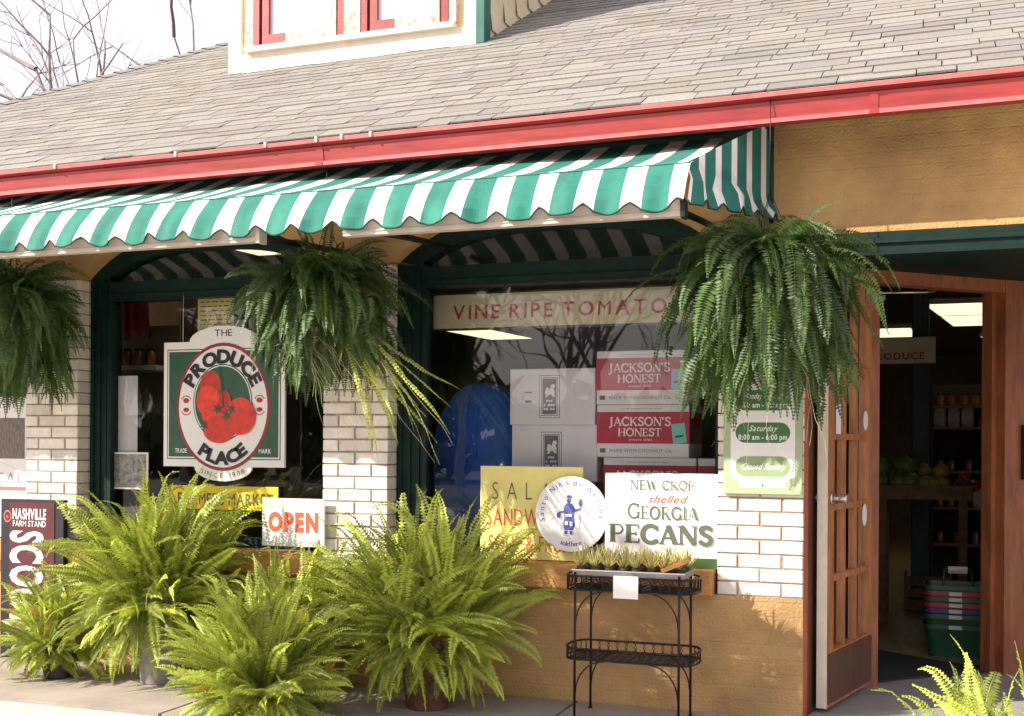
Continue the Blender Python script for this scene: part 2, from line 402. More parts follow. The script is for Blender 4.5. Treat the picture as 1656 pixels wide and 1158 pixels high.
# walls: base, upper wall with arches
mb = MB()
mb.box(-9, -.0, 0, .26, 0, BB)                                           # base below the windows
mb.box(-9, -6.95, 0, .26, BB, 3.16)
def arch_z(x, a, b, base=BT, rise=.28): 
    c = (a+b)/2; h = (b-a)/2; t = min(1, abs((x-c)/h)); return base+rise*(1-t**3)
NA = 22
for (p, q) in zip(PIL[:-1], PIL[1:]):
    a, b = p[1], q[0]
    for i in range(NA):
        x0 = a+(b-a)*i/NA; x1 = a+(b-a)*(i+1)/NA; z0 = arch_z(x0, a, b); z1 = arch_z(x1, a, b)
        mb.add([(x0,0,z0),(x1,0,z1),(x1,0,3.16),(x0,0,3.16),(x0,.26,z0),(x1,.26,z1),(x1,.26,3.16),(x0,.26,3.16)],
               [(0,1,2,3),(7,6,5,4),(0,4,5,1)])
for p in PIL:
    mb.box(p[0], p[1], 0.0, .26, BT, 3.16)
mb.box(.0, 4.6, 0.0, .26, 2.43, 3.16)                                      # wall over the entry
wall = mb.build('wall', 'tan', B)
# pillars
for p in PIL:
    mb = MB(); mb.box(p[0]+.007, p[1]-.007, .007, .25, BB, BT)
    pil = mb.build('brick_pillar', 'mortar', B)
    mb = MB(); W = p[1]-p[0]; n = 25; hgt = (BT-BB)/n; Lb = (W+.01)/2
    for r in range(n):
        z = BB+r*hgt; cuts = [0, Lb, 2*Lb] if r % 2 else [0, Lb/2, 1.5*Lb, 2*Lb]
        for i in range(len(cuts)-1):
            x0 = p[0]+cuts[i]; x1 = p[0]+cuts[i+1]-.010
            t = rnd.choice((.80, .9, .95, 1, 1, 1.03))*rnd.uniform(.95, 1.03); dy = rnd.uniform(-.002, .002)
            mb.box(x0+rnd.uniform(-.001, .002), x1+rnd.uniform(-.002, .001), dy, .11, z+.004+rnd.uniform(-.001, .0015), z+hgt-.004-rnd.uniform(-.001, .0015), 0, (t, t*rnd.uniform(.975, 1), t*rnd.uniform(.95, 1)), bev=.004)
            if cuts[i] == 0 or i == len(cuts)-2: pass
        mb.box(p[0]-.0, p[1]-.0, .122, .25, z+.006, z+hgt-.006, 0, rnd.uniform(.85, 1), bev=.003)
    mb.build('brick', 'brick_white', pil)
# ledges and windows
def window(a, b, jl, jr, yframe=.12):
    """a window unit filling the opening a..b: jambs jl and jr wide"""
    root = MB()
    Y0, Y1 = yframe, .22
    cz = 2.27                                                                  # transom bar bottom
    root.box(a, a+jl, Y0, Y1, .74, BT)
    root.box(b-jr, b, Y0, Y1, .74, BT)
    # fluted inner beads on the jambs
    for k in range(3): root.box(a+.02+k*jl*.3, a+.02+k*jl*.3+.018, Y0-.012, Y0-.001, .80, BT-.02)
    root.box(a+jl-.016, a+jl+.012, Y0-.02, Y0-.001, .80, cz)
    root.box(a+jl, b-jr, Y0-.015, Y1-.002, 2.285, 2.405)                               # transom bar
    root.box(a+jl, b-jr, Y0-.030, Y0-.016, 2.30, 2.325)
    root.box(a+jl, b-jr, Y0+.002, Y1-.002, .74, .80)                               # bottom rail
    wdt = .11
    for i in range(NA):                                                            # arched head
        x0 = a+(b-a)*i/NA; x1 = a+(b-a)*(i+1)/NA
        z0 = arch_z(x0, a, b); z1 = arch_z(x1, a, b)
        if (x0+x1)/2 < a+jl or (x0+x1)/2 > b-jr: q0 = q1 = BT
        else: q0 = max(2.405, z0-wdt); q1 = max(2.405, z1-wdt)
        root.add([(x0,Y0-.01,q0),(x1,Y0-.01,q1),(x1,Y0-.01,z1),(x0,Y0-.01,z0),(x0,Y1,q0),(x1,Y1,q1),(x1,Y1,z1),(x0,Y1,z0)],
                 [(0,1,2,3),(7,6,5,4),(0,4,5,1),(3,2,6,7)])
    o = root.build('window', 'frame_green', B)
    m = MB(); m.add([(a+jl-.004,.165,.79),(b-jr+.004,.165,.79),(b-jr+.004,.165,2.29),(a+jl-.004,.165,2.29)], [(0,1,2,3)]); m.build('pane', 'window_glass', o)
    m = MB(); pts = [(a+jl, 2.40)]+[(b-jr, 2.40)]
    top = []
    for i in range(NA+1):
        x = b-jr-(b-jr-a-jl)*i/NA; top.append((x, arch_z(x, a, b)-.06))
    m.add([(x, .166, z) for x, z in pts+top], [list(range(2+len(top)))]); m.build('transom_pane', 'window_glass', o)
    m = MB(); m.box(a+.002, b-.015, -.085, .119, .60+.012, .713, bev=.006); m.box(a+.002, b-.015, -.079, .26, .7135, .739); m.build('ledge', 'ledge_wood', o)
    return o
window(PIL[0][1], PIL[1][0], .16, .16)
window(PIL[1][1], PIL[2][0], .165, .05)
window(PIL[2][1], PIL[3][0], .185, .035)
# entry: side wall, soffit, header trim
mb = MB(); mb.slab([(0,0)]*0 or [(0.001,2.33),(4.6,2.33),(4.6,2.455),(0.001,2.443)], -.035, .12); mb.box(.001, 4.6, -.05, -.036, 2.385, 2.41)
mb.build('header_trim', 'frame_green', B)
D0 = Vector((.286, 1.0, 0)); DU = Vector((math.cos(R(43)), math.sin(R(43)), 0)); DN = Vector((DU.y, -DU.x, 0))   # door wall
mb = MB(); mb.add([(.001,.121,2.40),(4.6,.121,2.40),(4.6,4.2,2.40),(2.9,4.2,2.40),(-.05,.9,2.40)], [(0,1,2,3,4)]); mb.build('entry_soffit', 'frame_green', B)
b_ = D0-DU*.14; a_ = Vector((-.006, .006, 0)); f_ = a_.lerp(b_, .10)
def side(p, q, name, m):
    mb = MB(); o = Vector((-.12, .10, 0))
    mb.add([p, q, q+o, p+o, p+UP*2.40, q+UP*2.40, q+o+UP*2.40, p+o+UP*2.40], [(0,3,2,1),(4,5,6,7),(0,1,5,4),(1,2,6,5),(2,3,7,6)]); mb.build(name, m, B)
side(a_, f_, 'entry_corner_trim', 'red_wood'); side(f_+Vector((-.004, .001, 0)), b_, 'entry_side_wall', 'wood_dark')  # deeper wall coloured darker to stand in for shade behind the door panes
def dbox(m, s0, s1, d0, d1, z0, z1, mi=0):    # a box along the diagonal door wall (d towards the street)
    m.obox(D0+DU*s0+DN*d0+UP*z0, DU*(s1-s0), -DN*(d0-d1)*-1 if False else DN*(d1-d0), UP*(z1-z0), mi)
OPW = .95
df = MB()
dbox(df, -.14, -.001, -.06, .05, 0, 2.398); dbox(df, OPW+.002, OPW+.20, -.06, .05, 0, 2.398); dbox(df, -.0008, OPW+.001, -.055, .045, 2.322, 2.397)
dbox(df, OPW-.035, OPW+.001, -.10, -.02, 0, 2.322); dbox(df, 0.0, .018, -.10, -.058, 0, 2.322)
dframe = df.build('door_frame', 'wood_door', B)
mb = MB(); dbox(mb, OPW+.201, OPW+3.2, -.05, .03, 0, 2.398); mb.build('entry_wall', 'red_wood', B)
mb = MB(); dbox(mb, OPW+.13, OPW+.19, .051, .075, 1.19, 1.52); mb.build('mail_slot_box', 'board_dark', dframe)
# floor of the entry
mb = MB(); mb.add([(.0,-.0,.006),(4.6,-.0,.006),(4.6,4.4,.006),(D0.x+DU.x*3.3,D0.y+DU.y*3.3,.006),(D0.x-DU.x*.14,D0.y-DU.y*.14,.006)], [(0,1,2,3,4)])
mb.build('threshold', 'threshold', B)
# the open door leaf
LW = Vector((-.222, -.975, 0)).normalized(); LN = Vector((-LW.y, LW.x, 0)); HG = Vector((.292, .985, .03))    # along the leaf, its visible face normal
LL, LH, LT = .84, 2.265, .055
if LN.x < 0: LN = -LN
def lbox(m, s0, s1, d0, d1, z0, z1, mi=0): m.obox(HG+LW*s0+LN*d0+UP*z0, LW*(s1-s0), LN*(d1-d0), UP*(z1-z0), mi)
dl = MB(); st = .105; zb, zt = .29, LH-.115
lbox(dl, 0, st, -LT, 0, 0, LH); lbox(dl, LL-st, LL, -LT, 0, 0, LH)
lbox(dl, st, LL-st, -LT+.001, -.001, zt, LH); lbox(dl, st, LL-st, -LT+.001, -.001, 0, .06); lbox(dl, st, LL-st, -LT+.001, -.001, zb-.06, zb)
lbox(dl, st, LL-st, -LT+.014, -.014, .06, zb-.06)
iw = LL-2*st; rows = 5; cols = 3; mw = .034
for c in range(1, cols): s = st+iw*c/cols; lbox(dl, s-mw/2, s+mw/2, -LT+.008, -.008, zb, zt)
for r_ in range(1, rows):
    z = zb+(zt-zb)*r_/rows
    for c in range(cols):
        s0 = st+iw*c/cols+(mw/2 if c else 0); s1 = st+iw*(c+1)/cols-(mw/2 if c < cols-1 else 0)
        lbox(dl, s0, s1, -LT+.010, -.010, z-mw/2, z+mw/2)
door = dl.build('door', 'wood_honey', B)
for r_ in range(rows):
    for c in range(cols):
        m = MB(); s0 = st+iw*c/cols+(mw/2 if c else 0); s1 = st+iw*(c+1)/cols-(mw/2 if c < cols-1 else 0)
        z0 = zb+(zt-zb)*r_/rows+(mw/2 if r_ else 0); z1 = zb+(zt-zb)*(r_+1)/rows-(mw/2 if r_ < rows-1 else 0)
        q = [HG+LW*s+LN*(-LT/2)+UP*z for s, z in ((s0, z0), (s1, z0), (s1, z1), (s0, z1))]; m.add(q, [(0,1,2,3)]); m.build('pane', 'door_glass', door)
m = MB(); lbox(m, .012, LL-.012, .001, .006, .02, zb-.012); m.build('kick_panel', 'wood_dark', door)
m = MB(); lbox(m, LL+.0005, LL+.005, -LT+.001, -.001, 0, LH); m.build('sunlit_edge', 'white_paint', door)  # pale colour stands in for sunlight on the brown door's free edge
kc = HG+LW*(LL-.06)+UP*1.085
def disc(m, c, ax, r0, L, r1=None, n=14): m.tube([c, c+ax*L], r0, n, r1=r1)
m = MB(); disc(m, kc, LN, .036, .012); disc(m, kc+LN*.012, LN, .014, .035); m.tube([kc+LN*.045, kc+LN*.055, kc+LN*.075, kc+LN*.085], .022, 12, r1=.026)
m.build('door_knob', 'steel', door)
m = MB(); kb = kc-LN*LT; disc(m, kb, -LN, .036, .012); disc(m, kb-LN*.012, -LN, .014, .04); m.tube([kb-LN*.05, kb-LN*.085], .026, 12)
m.tube([kb-LN*.06+LW*.02, kb-LN*.06-LW*.0-LN*.10], .010, 8)
m.build('door_knob', 'steel', door)
m = MB(); lbox(m, .02, .20, .002, .055, LH-.10, LH-.03); lbox(m, .05, .07, .056, .075, LH-.08, LH-.05); m.build('door_closer', 'steel', door)
m = MB(); p = HG+LW*.10+LN*.06+UP*(LH-.04); m.tube([p, p+LN*.22+LW*-.10+UP*.0, D0+DU*.42+DN*.03+UP*2.30], .006, 6); m.build('closer_arm', 'steel', door)
for (s, z, hh) in ((.19, 1.50, .055), (.20, .97, .062)):
    m = MB(); c = HG+LW*s+LN*.004+UP*z; m.add([c+LW*(math.cos(2*math.pi*i/20)*.045)+UP*(math.sin(2*math.pi*i/20)*hh) for i in range(20)], [list(range(20))]); m.build('sticker', 'paper', door)
m = MB(); lbox(m, LL-.20, LL-.12, .001, .003, 1.42, 1.58); m.build('notice', 'paper', door)

# interior shell ---------------------------------------------------
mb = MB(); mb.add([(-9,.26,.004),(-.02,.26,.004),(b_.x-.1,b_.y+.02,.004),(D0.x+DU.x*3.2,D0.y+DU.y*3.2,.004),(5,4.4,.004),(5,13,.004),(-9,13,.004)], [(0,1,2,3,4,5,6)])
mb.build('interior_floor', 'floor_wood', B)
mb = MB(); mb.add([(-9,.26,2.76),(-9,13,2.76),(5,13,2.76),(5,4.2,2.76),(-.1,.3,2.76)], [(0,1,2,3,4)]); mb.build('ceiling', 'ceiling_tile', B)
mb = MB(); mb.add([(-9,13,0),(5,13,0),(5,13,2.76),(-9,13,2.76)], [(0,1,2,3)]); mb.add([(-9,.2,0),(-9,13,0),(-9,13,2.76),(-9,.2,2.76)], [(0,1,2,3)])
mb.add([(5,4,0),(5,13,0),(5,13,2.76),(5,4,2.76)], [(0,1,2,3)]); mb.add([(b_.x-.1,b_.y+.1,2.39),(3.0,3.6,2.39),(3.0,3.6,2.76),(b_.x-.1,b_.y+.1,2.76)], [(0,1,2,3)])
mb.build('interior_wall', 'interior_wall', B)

# roof ----------------------------------------------------------------
YE, ZE, TS = -.355, 3.088, .546
def tilt(mb):
    for v in mb.v: v.z += .008*(v.x+1.5)
    return mb
def rz(y): return ZE+TS*(y-YE)
YR = 5.2
HX0, HX1 = -8.21, -8.21+(YR-YE)*.60            # hip line at the left
mb = MB()
mb.add([(HX0,YE,rz(YE)-.02),(4.6,YE,rz(YE)-.02),(4.6,YR,rz(YR)-.02),(HX1,YR,rz(YR)-.02)], [(0,1,2,3)])
mb.add([(HX0,YE,rz(YE)-.02),(HX1,YR,rz(YR)-.02),(HX0,2*YR-YE,rz(YE)-.02)], [(0,1,2)])
mb.add([(HX1,YR,rz(YR)-.02),(4.6,YR,rz(YR)-.02),(4.6,2*YR-YE,ZE-.02),(HX0,2*YR-YE,ZE-.02)], [(0,1,2,3)])
mb.add([(4.6,YE,ZE-.02),(4.6,2*YR-YE,ZE-.02),(4.6,YR,rz(YR)-.02)], [(0,1,2)])
roof = tilt(mb).build('roof', 'shingle_base', B)
mb = MB(); cs = math.cos(math.atan(TS)); sn = math.sin(math.atan(TS)); exp_ = .143
nrow = int((YR-YE)/cs/exp_)+1; RU = Vector((0, cs, sn)); RNn = Vector((0, -sn, cs))
for r_ in range(nrow):
    s0 = r_*exp_-.02; y = YE+s0*cs; hx = HX0+(y-YE)*.60
    x = hx-.1-rnd.random()*.2
    while x < 4.6:
        wdt = rnd.choice((.17, .22, .28, .33, .36))*rnd.uniform(.9, 1.1); x1 = x+wdt-.006
        if x1 > hx and not (-4.3 < x and x1 < -2.5 and y > 2.1 and y < 5):
            xa = max(x, hx-.03); th = rnd.uniform(.007, .012); drop = rnd.choice((0, 0, .004, .030, .038))
            o = Vector((xa, YE, ZE))+RU*(s0-drop)
            t = rnd.choice((.86, .93, .97, 1.0, 1.03, 1.07))*rnd.uniform(.95, 1.05); tt = (t, t*rnd.uniform(.97, 1.0), t*rnd.uniform(.93, 1.0))
            a = Vector((x1-xa, 0, 0)); L = exp_+.03+drop
            P = [o, o+a, o+a+RU*L, o+RU*L]
            Q = [o+RNn*th, o+a+RNn*th, o+a+RU*L+RNn*.002, o+RU*L+RNn*.002]
            mb.add(P+Q, [(4,5,6,7),(0,1,5,4),(1,2,6,5),(3,0,4,7)], 0, tt)
        x += wdt
tilt(mb).build('shingles', 'shingle', roof)
# hip caps
mb = MB(); n = 46
for i in range(n):
    t0 = i/n; t1 = (i+1.25)/n
    p0 = Vector((HX0+(HX1-HX0)*t0, YE+(YR-YE)*t0, rz(YE+(YR-YE)*t0)+.022)); p1 = Vector((HX0+(HX1-HX0)*t1, YE+(YR-YE)*t1, rz(YE+(YR-YE)*t1)+.008))
    sd_ = Vector((.10, -.03, -.02)); t = rnd.uniform(.75, 1.0)
    mb.add([p0+sd_, p1+sd_, p1+UP*.012, p0+UP*.012, p0-sd_*1.2-UP*.1, p1-sd_*1.2-UP*.1], [(0,1,2,3),(3,2,5,4)], 0, t)
tilt(mb).build('hip_caps', 'shingle', roof)
mb = MB(); mb.add([(-8.1,-.30,3.035),(4.6,-.30,3.035),(4.6,.0,3.125),(-8.1,.0,3.125),(-8.1,-.30,3.045),(4.6,-.30,3.045),(4.6,.0,3.135),(-8.1,.0,3.135)],[(0,3,2,1),(4,5,6,7)])
mb.box(-8.1, 4.6, -.325, -.3005, 2.93, 3.085); tilt(mb).build('soffit', 'soffit', B)
# gutter: an ogee profile run along the eave
prof = [(y+.185, z+.045) for y, z in [(-.515,3.010),(-.515,2.872),(-.588,2.866),(-.606,2.864),(-.607,2.884),(-.588,2.894),(-.596,2.955),(-.602,2.966),(-.592,2.972),(-.628,2.984),(-.631,3.004),(-.618,3.010),(-.606,3.008)]]
mb = MB(); xs = [-7.97+i*.42 for i in range(31)]; N = len(prof)
for i, x in enumerate(xs):
    wob = rnd.uniform(-.002, .002)
    for (y, z) in prof: mb.v.append(Vector((x, y+wob, z+wob)))
for i in range(len(xs)-1):
    for k in range(N-1):
        mb.f.append([i*N+k, (i+1)*N+k, (i+1)*N+k+1, i*N+k+1]); mb.mi.append(1 if k in (3, 9, 10) else 0); mb.t.append(1); mb.sm.append(False)
mb.box(-7.97, 4.6, -.414, -.332, 3.03, 3.037, 2)
tilt(mb)
gut = mb.build('gutter', ['gutter_red', 'gutter_lip', 'board_dark'], B)
for px in (285, 430, 512, 553, 600, 90):
    p = at(px, 275-px*.0936, -.44); m = MB(); zt = 3.05+.008*(p.x+1.5); m.box(p.x-.006, p.x+.006, -.452, -.447, zt-.018, zt+.010); m.box(p.x-.004, p.x+.004, -.4468, -.43, zt+.006, zt+.011); m.build('light_clip', 'white_paint', gut)
for x in (-5.6, -2.55, .35):
    m = MB(); 
    for (y, z) in prof[3:10]: m.v.append(Vector((x-.02, y-.0025, z))); m.v.append(Vector((x+.02, y-.0025, z)))
    for k in range(6): m.f.append([2*k, 2*k+1, 2*k+3, 2*k+2]); m.mi.append(0); m.t.append(1); m.sm.append(False)
    tilt(m).build('gutter_joint', 'gutter_red', gut)

# dormer ------------------------------------------------------------
DY = 1.92; dx0, dx1 = -4.655, -2.52; dzb = rz(DY)-.01; dzt = 6.2
mb = MB()
mb.add([(dx0,DY,dzb),(dx1,DY,dzb),(dx1,DY,dzt),(dx0,DY,dzt),(dx1,DY+3.6,dzt),(dx0,DY+3.6,dzt),(dx1,DY+3.6,rz(DY+3.6)-.02),(dx0,DY+3.6,rz(DY+3.6)-.02)],
       [(0,1,2,3),(1,6,4,2),(0,3,5,7),(3,2,4,5)])
dorm = mb.build('dormer', 'cream', B)
mb = MB()
for k in range(14):                                                    # lap siding on the right side and on the front
    z = dzb+.0+k*.15
    y0 = max(DY+.10, YE+(z-ZE)/TS-.1)
    mb.add([(dx1+.018,y0,z),(dx1+.018,DY+3.6,z),(dx1+.002,DY+3.6,z+.155),(dx1+.002,y0,z+.155),(dx1+.001,y0,z),(dx1+.001,DY+3.6,z)], [(0,1,2,3),(4,5,1,0)])
mb.build('side_siding', 'cream', dorm)
mb = MB(); mb.box(dx0-.01, dx0+.10, DY-.035, DY-.001, dzb-.02, dzt); mb.box(dx0+.135, dx0+.15, DY-.028, DY-.001, dzb+.1, dzt)
mb.box(dx1-.13, dx1-.035, DY-.035, DY-.001, dzb-.02, dzt); mb.box(dx0+.101, dx1-.131, DY-.03, DY-.001, dzb-.03, dzb+.125)
mb.build('corner_board', 'white_paint', dorm)
mb = MB(); mb.box(dx1-.034, dx1+.03, DY-.045, DY+.09, dzb-.01, dzt); mb.build('corner_trim', 'trim_green', dorm)
wx0, wx1 = -4.43, -2.77; wz0 = dzb+.165
mb = MB(); mb.box(wx0-.07, wx1+.05, DY-.075, DY-.002, wz0-.04, wz0); mb.build('window_sill', 'white_paint', dorm)
mb = MB(); mid = -3.56
for (a, b) in ((wx0, mid-.07), (mid+.07, wx1)):
    mb.box(a, a+.055, DY-.055, DY-.002, wz0, dzt-.1); mb.box(b-.055, b, DY-.055, DY-.002, wz0, dzt-.1)
wfr = mb.build('window_frame', 'maroon', dorm)
mb = MB()
mb.box(mid-.069, mid+.069, DY-.06, DY-.002, wz0, dzt-.1); mb.box(wx1+.001, wx1+.06, DY-.05, DY-.002, wz0, dzt-.1); mb.box(wx0-.06, wx0-.001, DY-.05, DY-.002, wz0, dzt-.1)
mb.build('window_casing', 'maroon_worn', dorm)
for (a, b) in ((wx0+.075, mid-.145), (mid+.145, wx1-.075)):
    mb = MB(); mb.box(a, a+.06, DY-.045, DY-.002, wz0+.001, dzt-.2); mb.box(a+.061, b, DY-.043, DY-.002, wz0+.001, wz0+.085, 1); mb.box(b-.05, b, DY-.044, DY-.002, wz0+.086, dzt-.2, 1)
    mb.box(a+.061, a+.20, DY-.047, DY-.043, wz0+.001, wz0+.084, 0)
    sash = mb.build('sash', ['maroon', 'maroon_worn'], dorm)
    mb = MB(); mb.add([(a+.06,DY-.02,wz0+.08),(b-.05,DY-.02,wz0+.08),(b-.05,DY-.02,dzt-.2),(a+.06,DY-.02,dzt-.2)], [(0,1,2,3)]); mb.build('pane', 'dormer_glass', sash)
mb = MB(); mb.add([(dx0-.35,DY-.35,dzt-.25),(dx1+.35,DY-.35,dzt-.25),((dx0+dx1)/2,DY-.35,dzt+.7),(dx0-.35,DY+4.5,dzt-.25),(dx1+.35,DY+4.5,dzt-.25),((dx0+dx1)/2,DY+4.5,dzt+.7)],
                  [(0,1,2),(0,2,5,3),(2,1,4,5),(3,5,4)]); mb.build('dormer_roof', 'shingle_base', dorm)
#=AWNING
# ------------------------------------------------------------------ awning
A = thing('awning', 'long green and white striped canvas awning with scalloped edge under the red gutter', 'awning', (-2.5, -.4, 2.43))
PER = .2105; W0 = .092
xr = -.40                                                               # right front corner
def prof_pt(t, x=0.):   # t 0 at the wall, 1 at the fold, 2 at the scalloped edge
    if t <= 1:
        y = -.01-.91*t; z = 2.985-.345*t-.012*math.sin(math.pi*t)
    else:
        k = t-1; y = -.92-.16*k-.02*math.sin(math.pi*k); z = 2.64-.225*k
    return y, z
stripes = []; x = -.636+W0/2-PER*40+ (0)
k = 0; edges = []
c = -.636
while c > -8.2: edges.append(c); c -= PER
edges = edges[::-1]
strip = []
for c in edges: strip.append((c-W0/2, c+W0/2, 1)); strip.append((c+W0/2, c-W0/2+PER, 0))
strip.append((-.636+PER-W0/2, xr, 1))
mb = MB(); ts = [0, .25, .5, .75, 1.0]; tv = [1.0, 1.25, 1.5, 1.75]
ph = lambda x: .008*math.sin(x*9)+.005*math.sin(x*23+1)+.003*math.sin(x*51+2)
def awn(x, t):
    y, z = prof_pt(t); s = max(0, t-1)
    ht = max(0., min(1., (x+.9)/.46)) if x > -.9 else 0
    return Vector((x, y+ph(x)*s*2, z+ph(x*1.3)*s*.5-(.010*math.sin(math.pi*min(1, t))*(1+math.sin(x*5)))))
for (a, b, wht) in strip:
    n = 3
    for i in range(n):
        x0 = a+(b-a)*i/n; x1 = a+(b-a)*(i+1)/n
        for q in range(len(ts)-1):
            mb.add([awn(x0, ts[q+1]), awn(x1, ts[q+1]), awn(x1, ts[q]), awn(x0, ts[q])], [(0,1,2,3)], 1 if wht else 0, sm=True)
can_mb = mb
mb = MB(); mb.tube([awn(-8.0+i*.04, 1.0)+Vector((0, -.002, .001)) for i in range(191)], .0035, 4); mb.build('fold_seam', 'awning_green', A); mb = can_mb
can = mb.build('canopy', ['awning_green', 'awning_white'], A)
def scal(x):             # how far the edge rises: a pointed notch in the middle of each white stripe
    d = ((x+.636+PER*200+PER/2) % PER)-PER/2
    u = abs(d)/(PER/2)
    notch = max(0, 1-u/.42)**.7*.036
    return notch-.010*math.sin(min(1, max(0, (u-.42)/.58))*math.pi/2)
mb = MB(); hem = []
for (a, b, wht) in strip:
    n = 8
    for i in range(n):
        x0 = a+(b-a)*i/n; x1 = a+(b-a)*(i+1)/n; col = []
        for xx in (x0, x1):
            v = [awn(xx, 1)]; e = awn(xx, 2); e.z += scal(xx)
            for q in (1.25, 1.5, 1.75):
                p = awn(xx, q); v.append(p)
            v.append(e); col.append(v)
        hem.append(col[0][-1]); 
        for q in range(4): mb.add([col[0][q+1], col[1][q+1], col[1][q], col[0][q]], [(0,1,2,3)], 1 if wht else 0, sm=True)
hem.append(col[1][-1])
val = mb.build('valance', ['awning_green', 'awning_white'], A)
mb = MB(); mb.tube(hem, .0045, 5); mb.build('hem', 'binding', val)
# right end panel: flares out to the wall
mb = MB(); hem2 = []
NE = 60
for i in range(NE):
    col = []
    for u in (i/NE, (i+1)/NE):
        X = xr-.02+.25*u; top = Vector((X, -.92+.91*u, 2.643+.397*u)); fold = Vector((X, -.92+.91*u, 2.64-.0*u))
        bot = Vector((xr+.02+.27*u, -1.08+1.06*u, 2.425+.10*u))
        f_ = (u*5.4+.62) % 1; bot.z += max(0, 1-abs(f_-.5)/.2)**.7*.034; bot.x += .014*math.sin(u*17)
        m1 = fold.lerp(bot, .4)+Vector((.02*math.sin(u*12+1), 0, 0)); col.append([top, fold, m1, bot])
    wht = .32 < ((((i+.5)/NE)*5.4+.62) % 1) < .68
    hem2.append(col[0][-1])
    for q in range(3): mb.add([col[0][q+1], col[1][q+1], col[1][q], col[0][q]], [(0,1,2,3)], 1 if wht else 0, sm=True)
hem2.append(col[1][-1]); endp = mb.build('end_panel', ['awning_green', 'awning_white'], A)
mb = MB(); mb.tube(hem2, .0045, 5); mb.tube([(xr+.232, -.012, 2.52), (xr+.232, -.012, 3.03)], .012, 6); mb.build('hem', 'binding', endp)
mb = MB(); mb.box(-8.0, -.16, -.05, -.002, 2.93, 3.07); mb.box(-8.0, -.17, -.085, -.051, 2.985, 3.035); mb.build('shade_band', 'binding', A)  # dark band put in for the deep shade between gutter and canopy
for (xa, xb) in ((-8.0, -2.55), (-2.07, -.42)):
    mb = MB(); mb.box(xa, xb, -1.035, -.985, 2.385, 2.455); mb.box(xa, xb, -1.040, -1.0355, 2.402, 2.407); mb.box(xa-.008 if xb < -2 else xa, xb+.006, -.92, -.86, 2.422, 2.494) if False else None
    fb = mb.build('front_bar', 'bar', A)
    m = MB(); m.box(xb, xb+.02, -1.045, -.975, 2.378, 2.46); m.build('bar_end_cap', 'dark_metal' if xb > -1 else 'bar', fb)
for xx in (-.45, -1.98, -2.62, -5.2):
    mb = MB(); mb.tube([(xx, -1.0, 2.42), (xx+.02, -.5, 2.46), (xx+.03, -.002, 2.49)], .017, 8); mb.build('arm', 'dark_metal', A)
#=THINGS
# ------------------------------------------------------------------ signs and goods in the windows
GS = 'shop signs and notices on the windows'
def board(name, x0, x1, z0, z1, y, th, m, label, cat, group=None):
    t = thing(name, label, cat, ((x0+x1)/2, y, z0), group)
    mb = MB(); mb.box(x0, x1, y, y+th, z0, z1, bev=min(.003, th*.4)); mb.build('board', m, t); return t
# round-topped sign with tomatoes
cx, z0, z1 = -3.478, 1.235, 2.005; hw = .432; Y = .065; czs = (z0+z1)/2; czo = 1.603
t = thing('tomato_sign', 'white and green shop sign with red tomatoes in an oval in the left window', 'sign', (cx, Y, z0))
rt, drop = .185, .10
top = [(cx+.245*math.cos(R(a)), z1+.095*math.sin(R(a))) for a in range(0, 181, 12)]
bot = [(cx-.205*math.cos(R(a)), z0-.088*math.sin(R(a))) for a in range(0, 181, 12)]
poly = [(cx-hw, z0)]+bot+[(cx+hw, z0), (cx+hw, z1)]+top+[(cx-hw, z1)]
mb = MB(); mb.slab(poly, Y, Y+.018); mb.build('board', 'sign_white', t)
def pl(mb, P, y, mi=0): mb.add([(x, y, z) for x, z in P], [list(range(len(P)))], mi)
def rect(x0, x1, z0, z1): return [(x0, z0), (x1, z0), (x1, z1), (x0, z1)]
mb = MB(); pl(mb, rect(cx-hw+.026, cx+hw-.026, z0+.045, z1-.045), Y-.001, 1); pl(mb, rect(cx-hw+.032, cx+hw-.032, z0+.051, z1-.051), Y-.002, 2); pl(mb, rect(cx-hw+.040, cx+hw-.040, z0+.060, z1-.060), Y-.003, 0)
mb.build('green_panel', ['sign_green', 'ink_black', 'sign_white'], t)
mb = MB(); pl(mb, ell(cx, czo, .335, .392), Y-.004, 0); pl(mb, ell(cx, czo, .316, .372), Y-.005, 1); pl(mb, ell(cx, czs+.01, .212, .235), Y-.006, 2); pl(mb, ell(cx, czs+.01, .205, .228), Y-.007, 1); pl(mb, ell(cx, czs+.01, .198, .221), Y-.008, 2)
mb.build('oval', ['maroon', 'sign_white', 'sign_green'], t)
mb = MB()
for (dx, dz, rx, rz_) in ((-.085,.12,.075,.085), (-.10,.02,.085,.095), (-.05,-.06,.095,.09), (.02,.01,.045,.075), (-.02,-.155,.115,.085), (.135,-.075,.105,.115)):
    Yt = Y-.009-.0012*len(mb.f); mb.add([(x, Yt, z) for x, z in ell(cx+dx, czs+dz, rx, rz_, 24)], [list(range(24))], 0, (.8, 1.25, 1.2, .75, .95, 1.1)[len(mb.f)])
mb.build('tomato_picture', 'tomato', t)
mb = MB()
for (dx, dz) in ((.035, -.07), (-.03, -.03), (.07, -.03), (-.125, -.13)):
    for a in range(0, 360, 60):
        c, s = math.cos(R(a+20)), math.sin(R(a+20)); pl(mb, [(cx+dx-s*.008, czs+dz+c*.008), (cx+dx+s*.008, czs+dz-c*.008), (cx+dx+c*.042, czs+dz+s*.042)][::-1], Y-.0175-.0003*a/60)
mb.ribbon([(cx-.02, czs+.23), (cx+.0, czs+.10), (cx+.01, czs-.02)], .006, lambda u, v: (u, Y-.0172, v)); mb.build('stalk_picture', 'sign_green', t)
mb = MB()
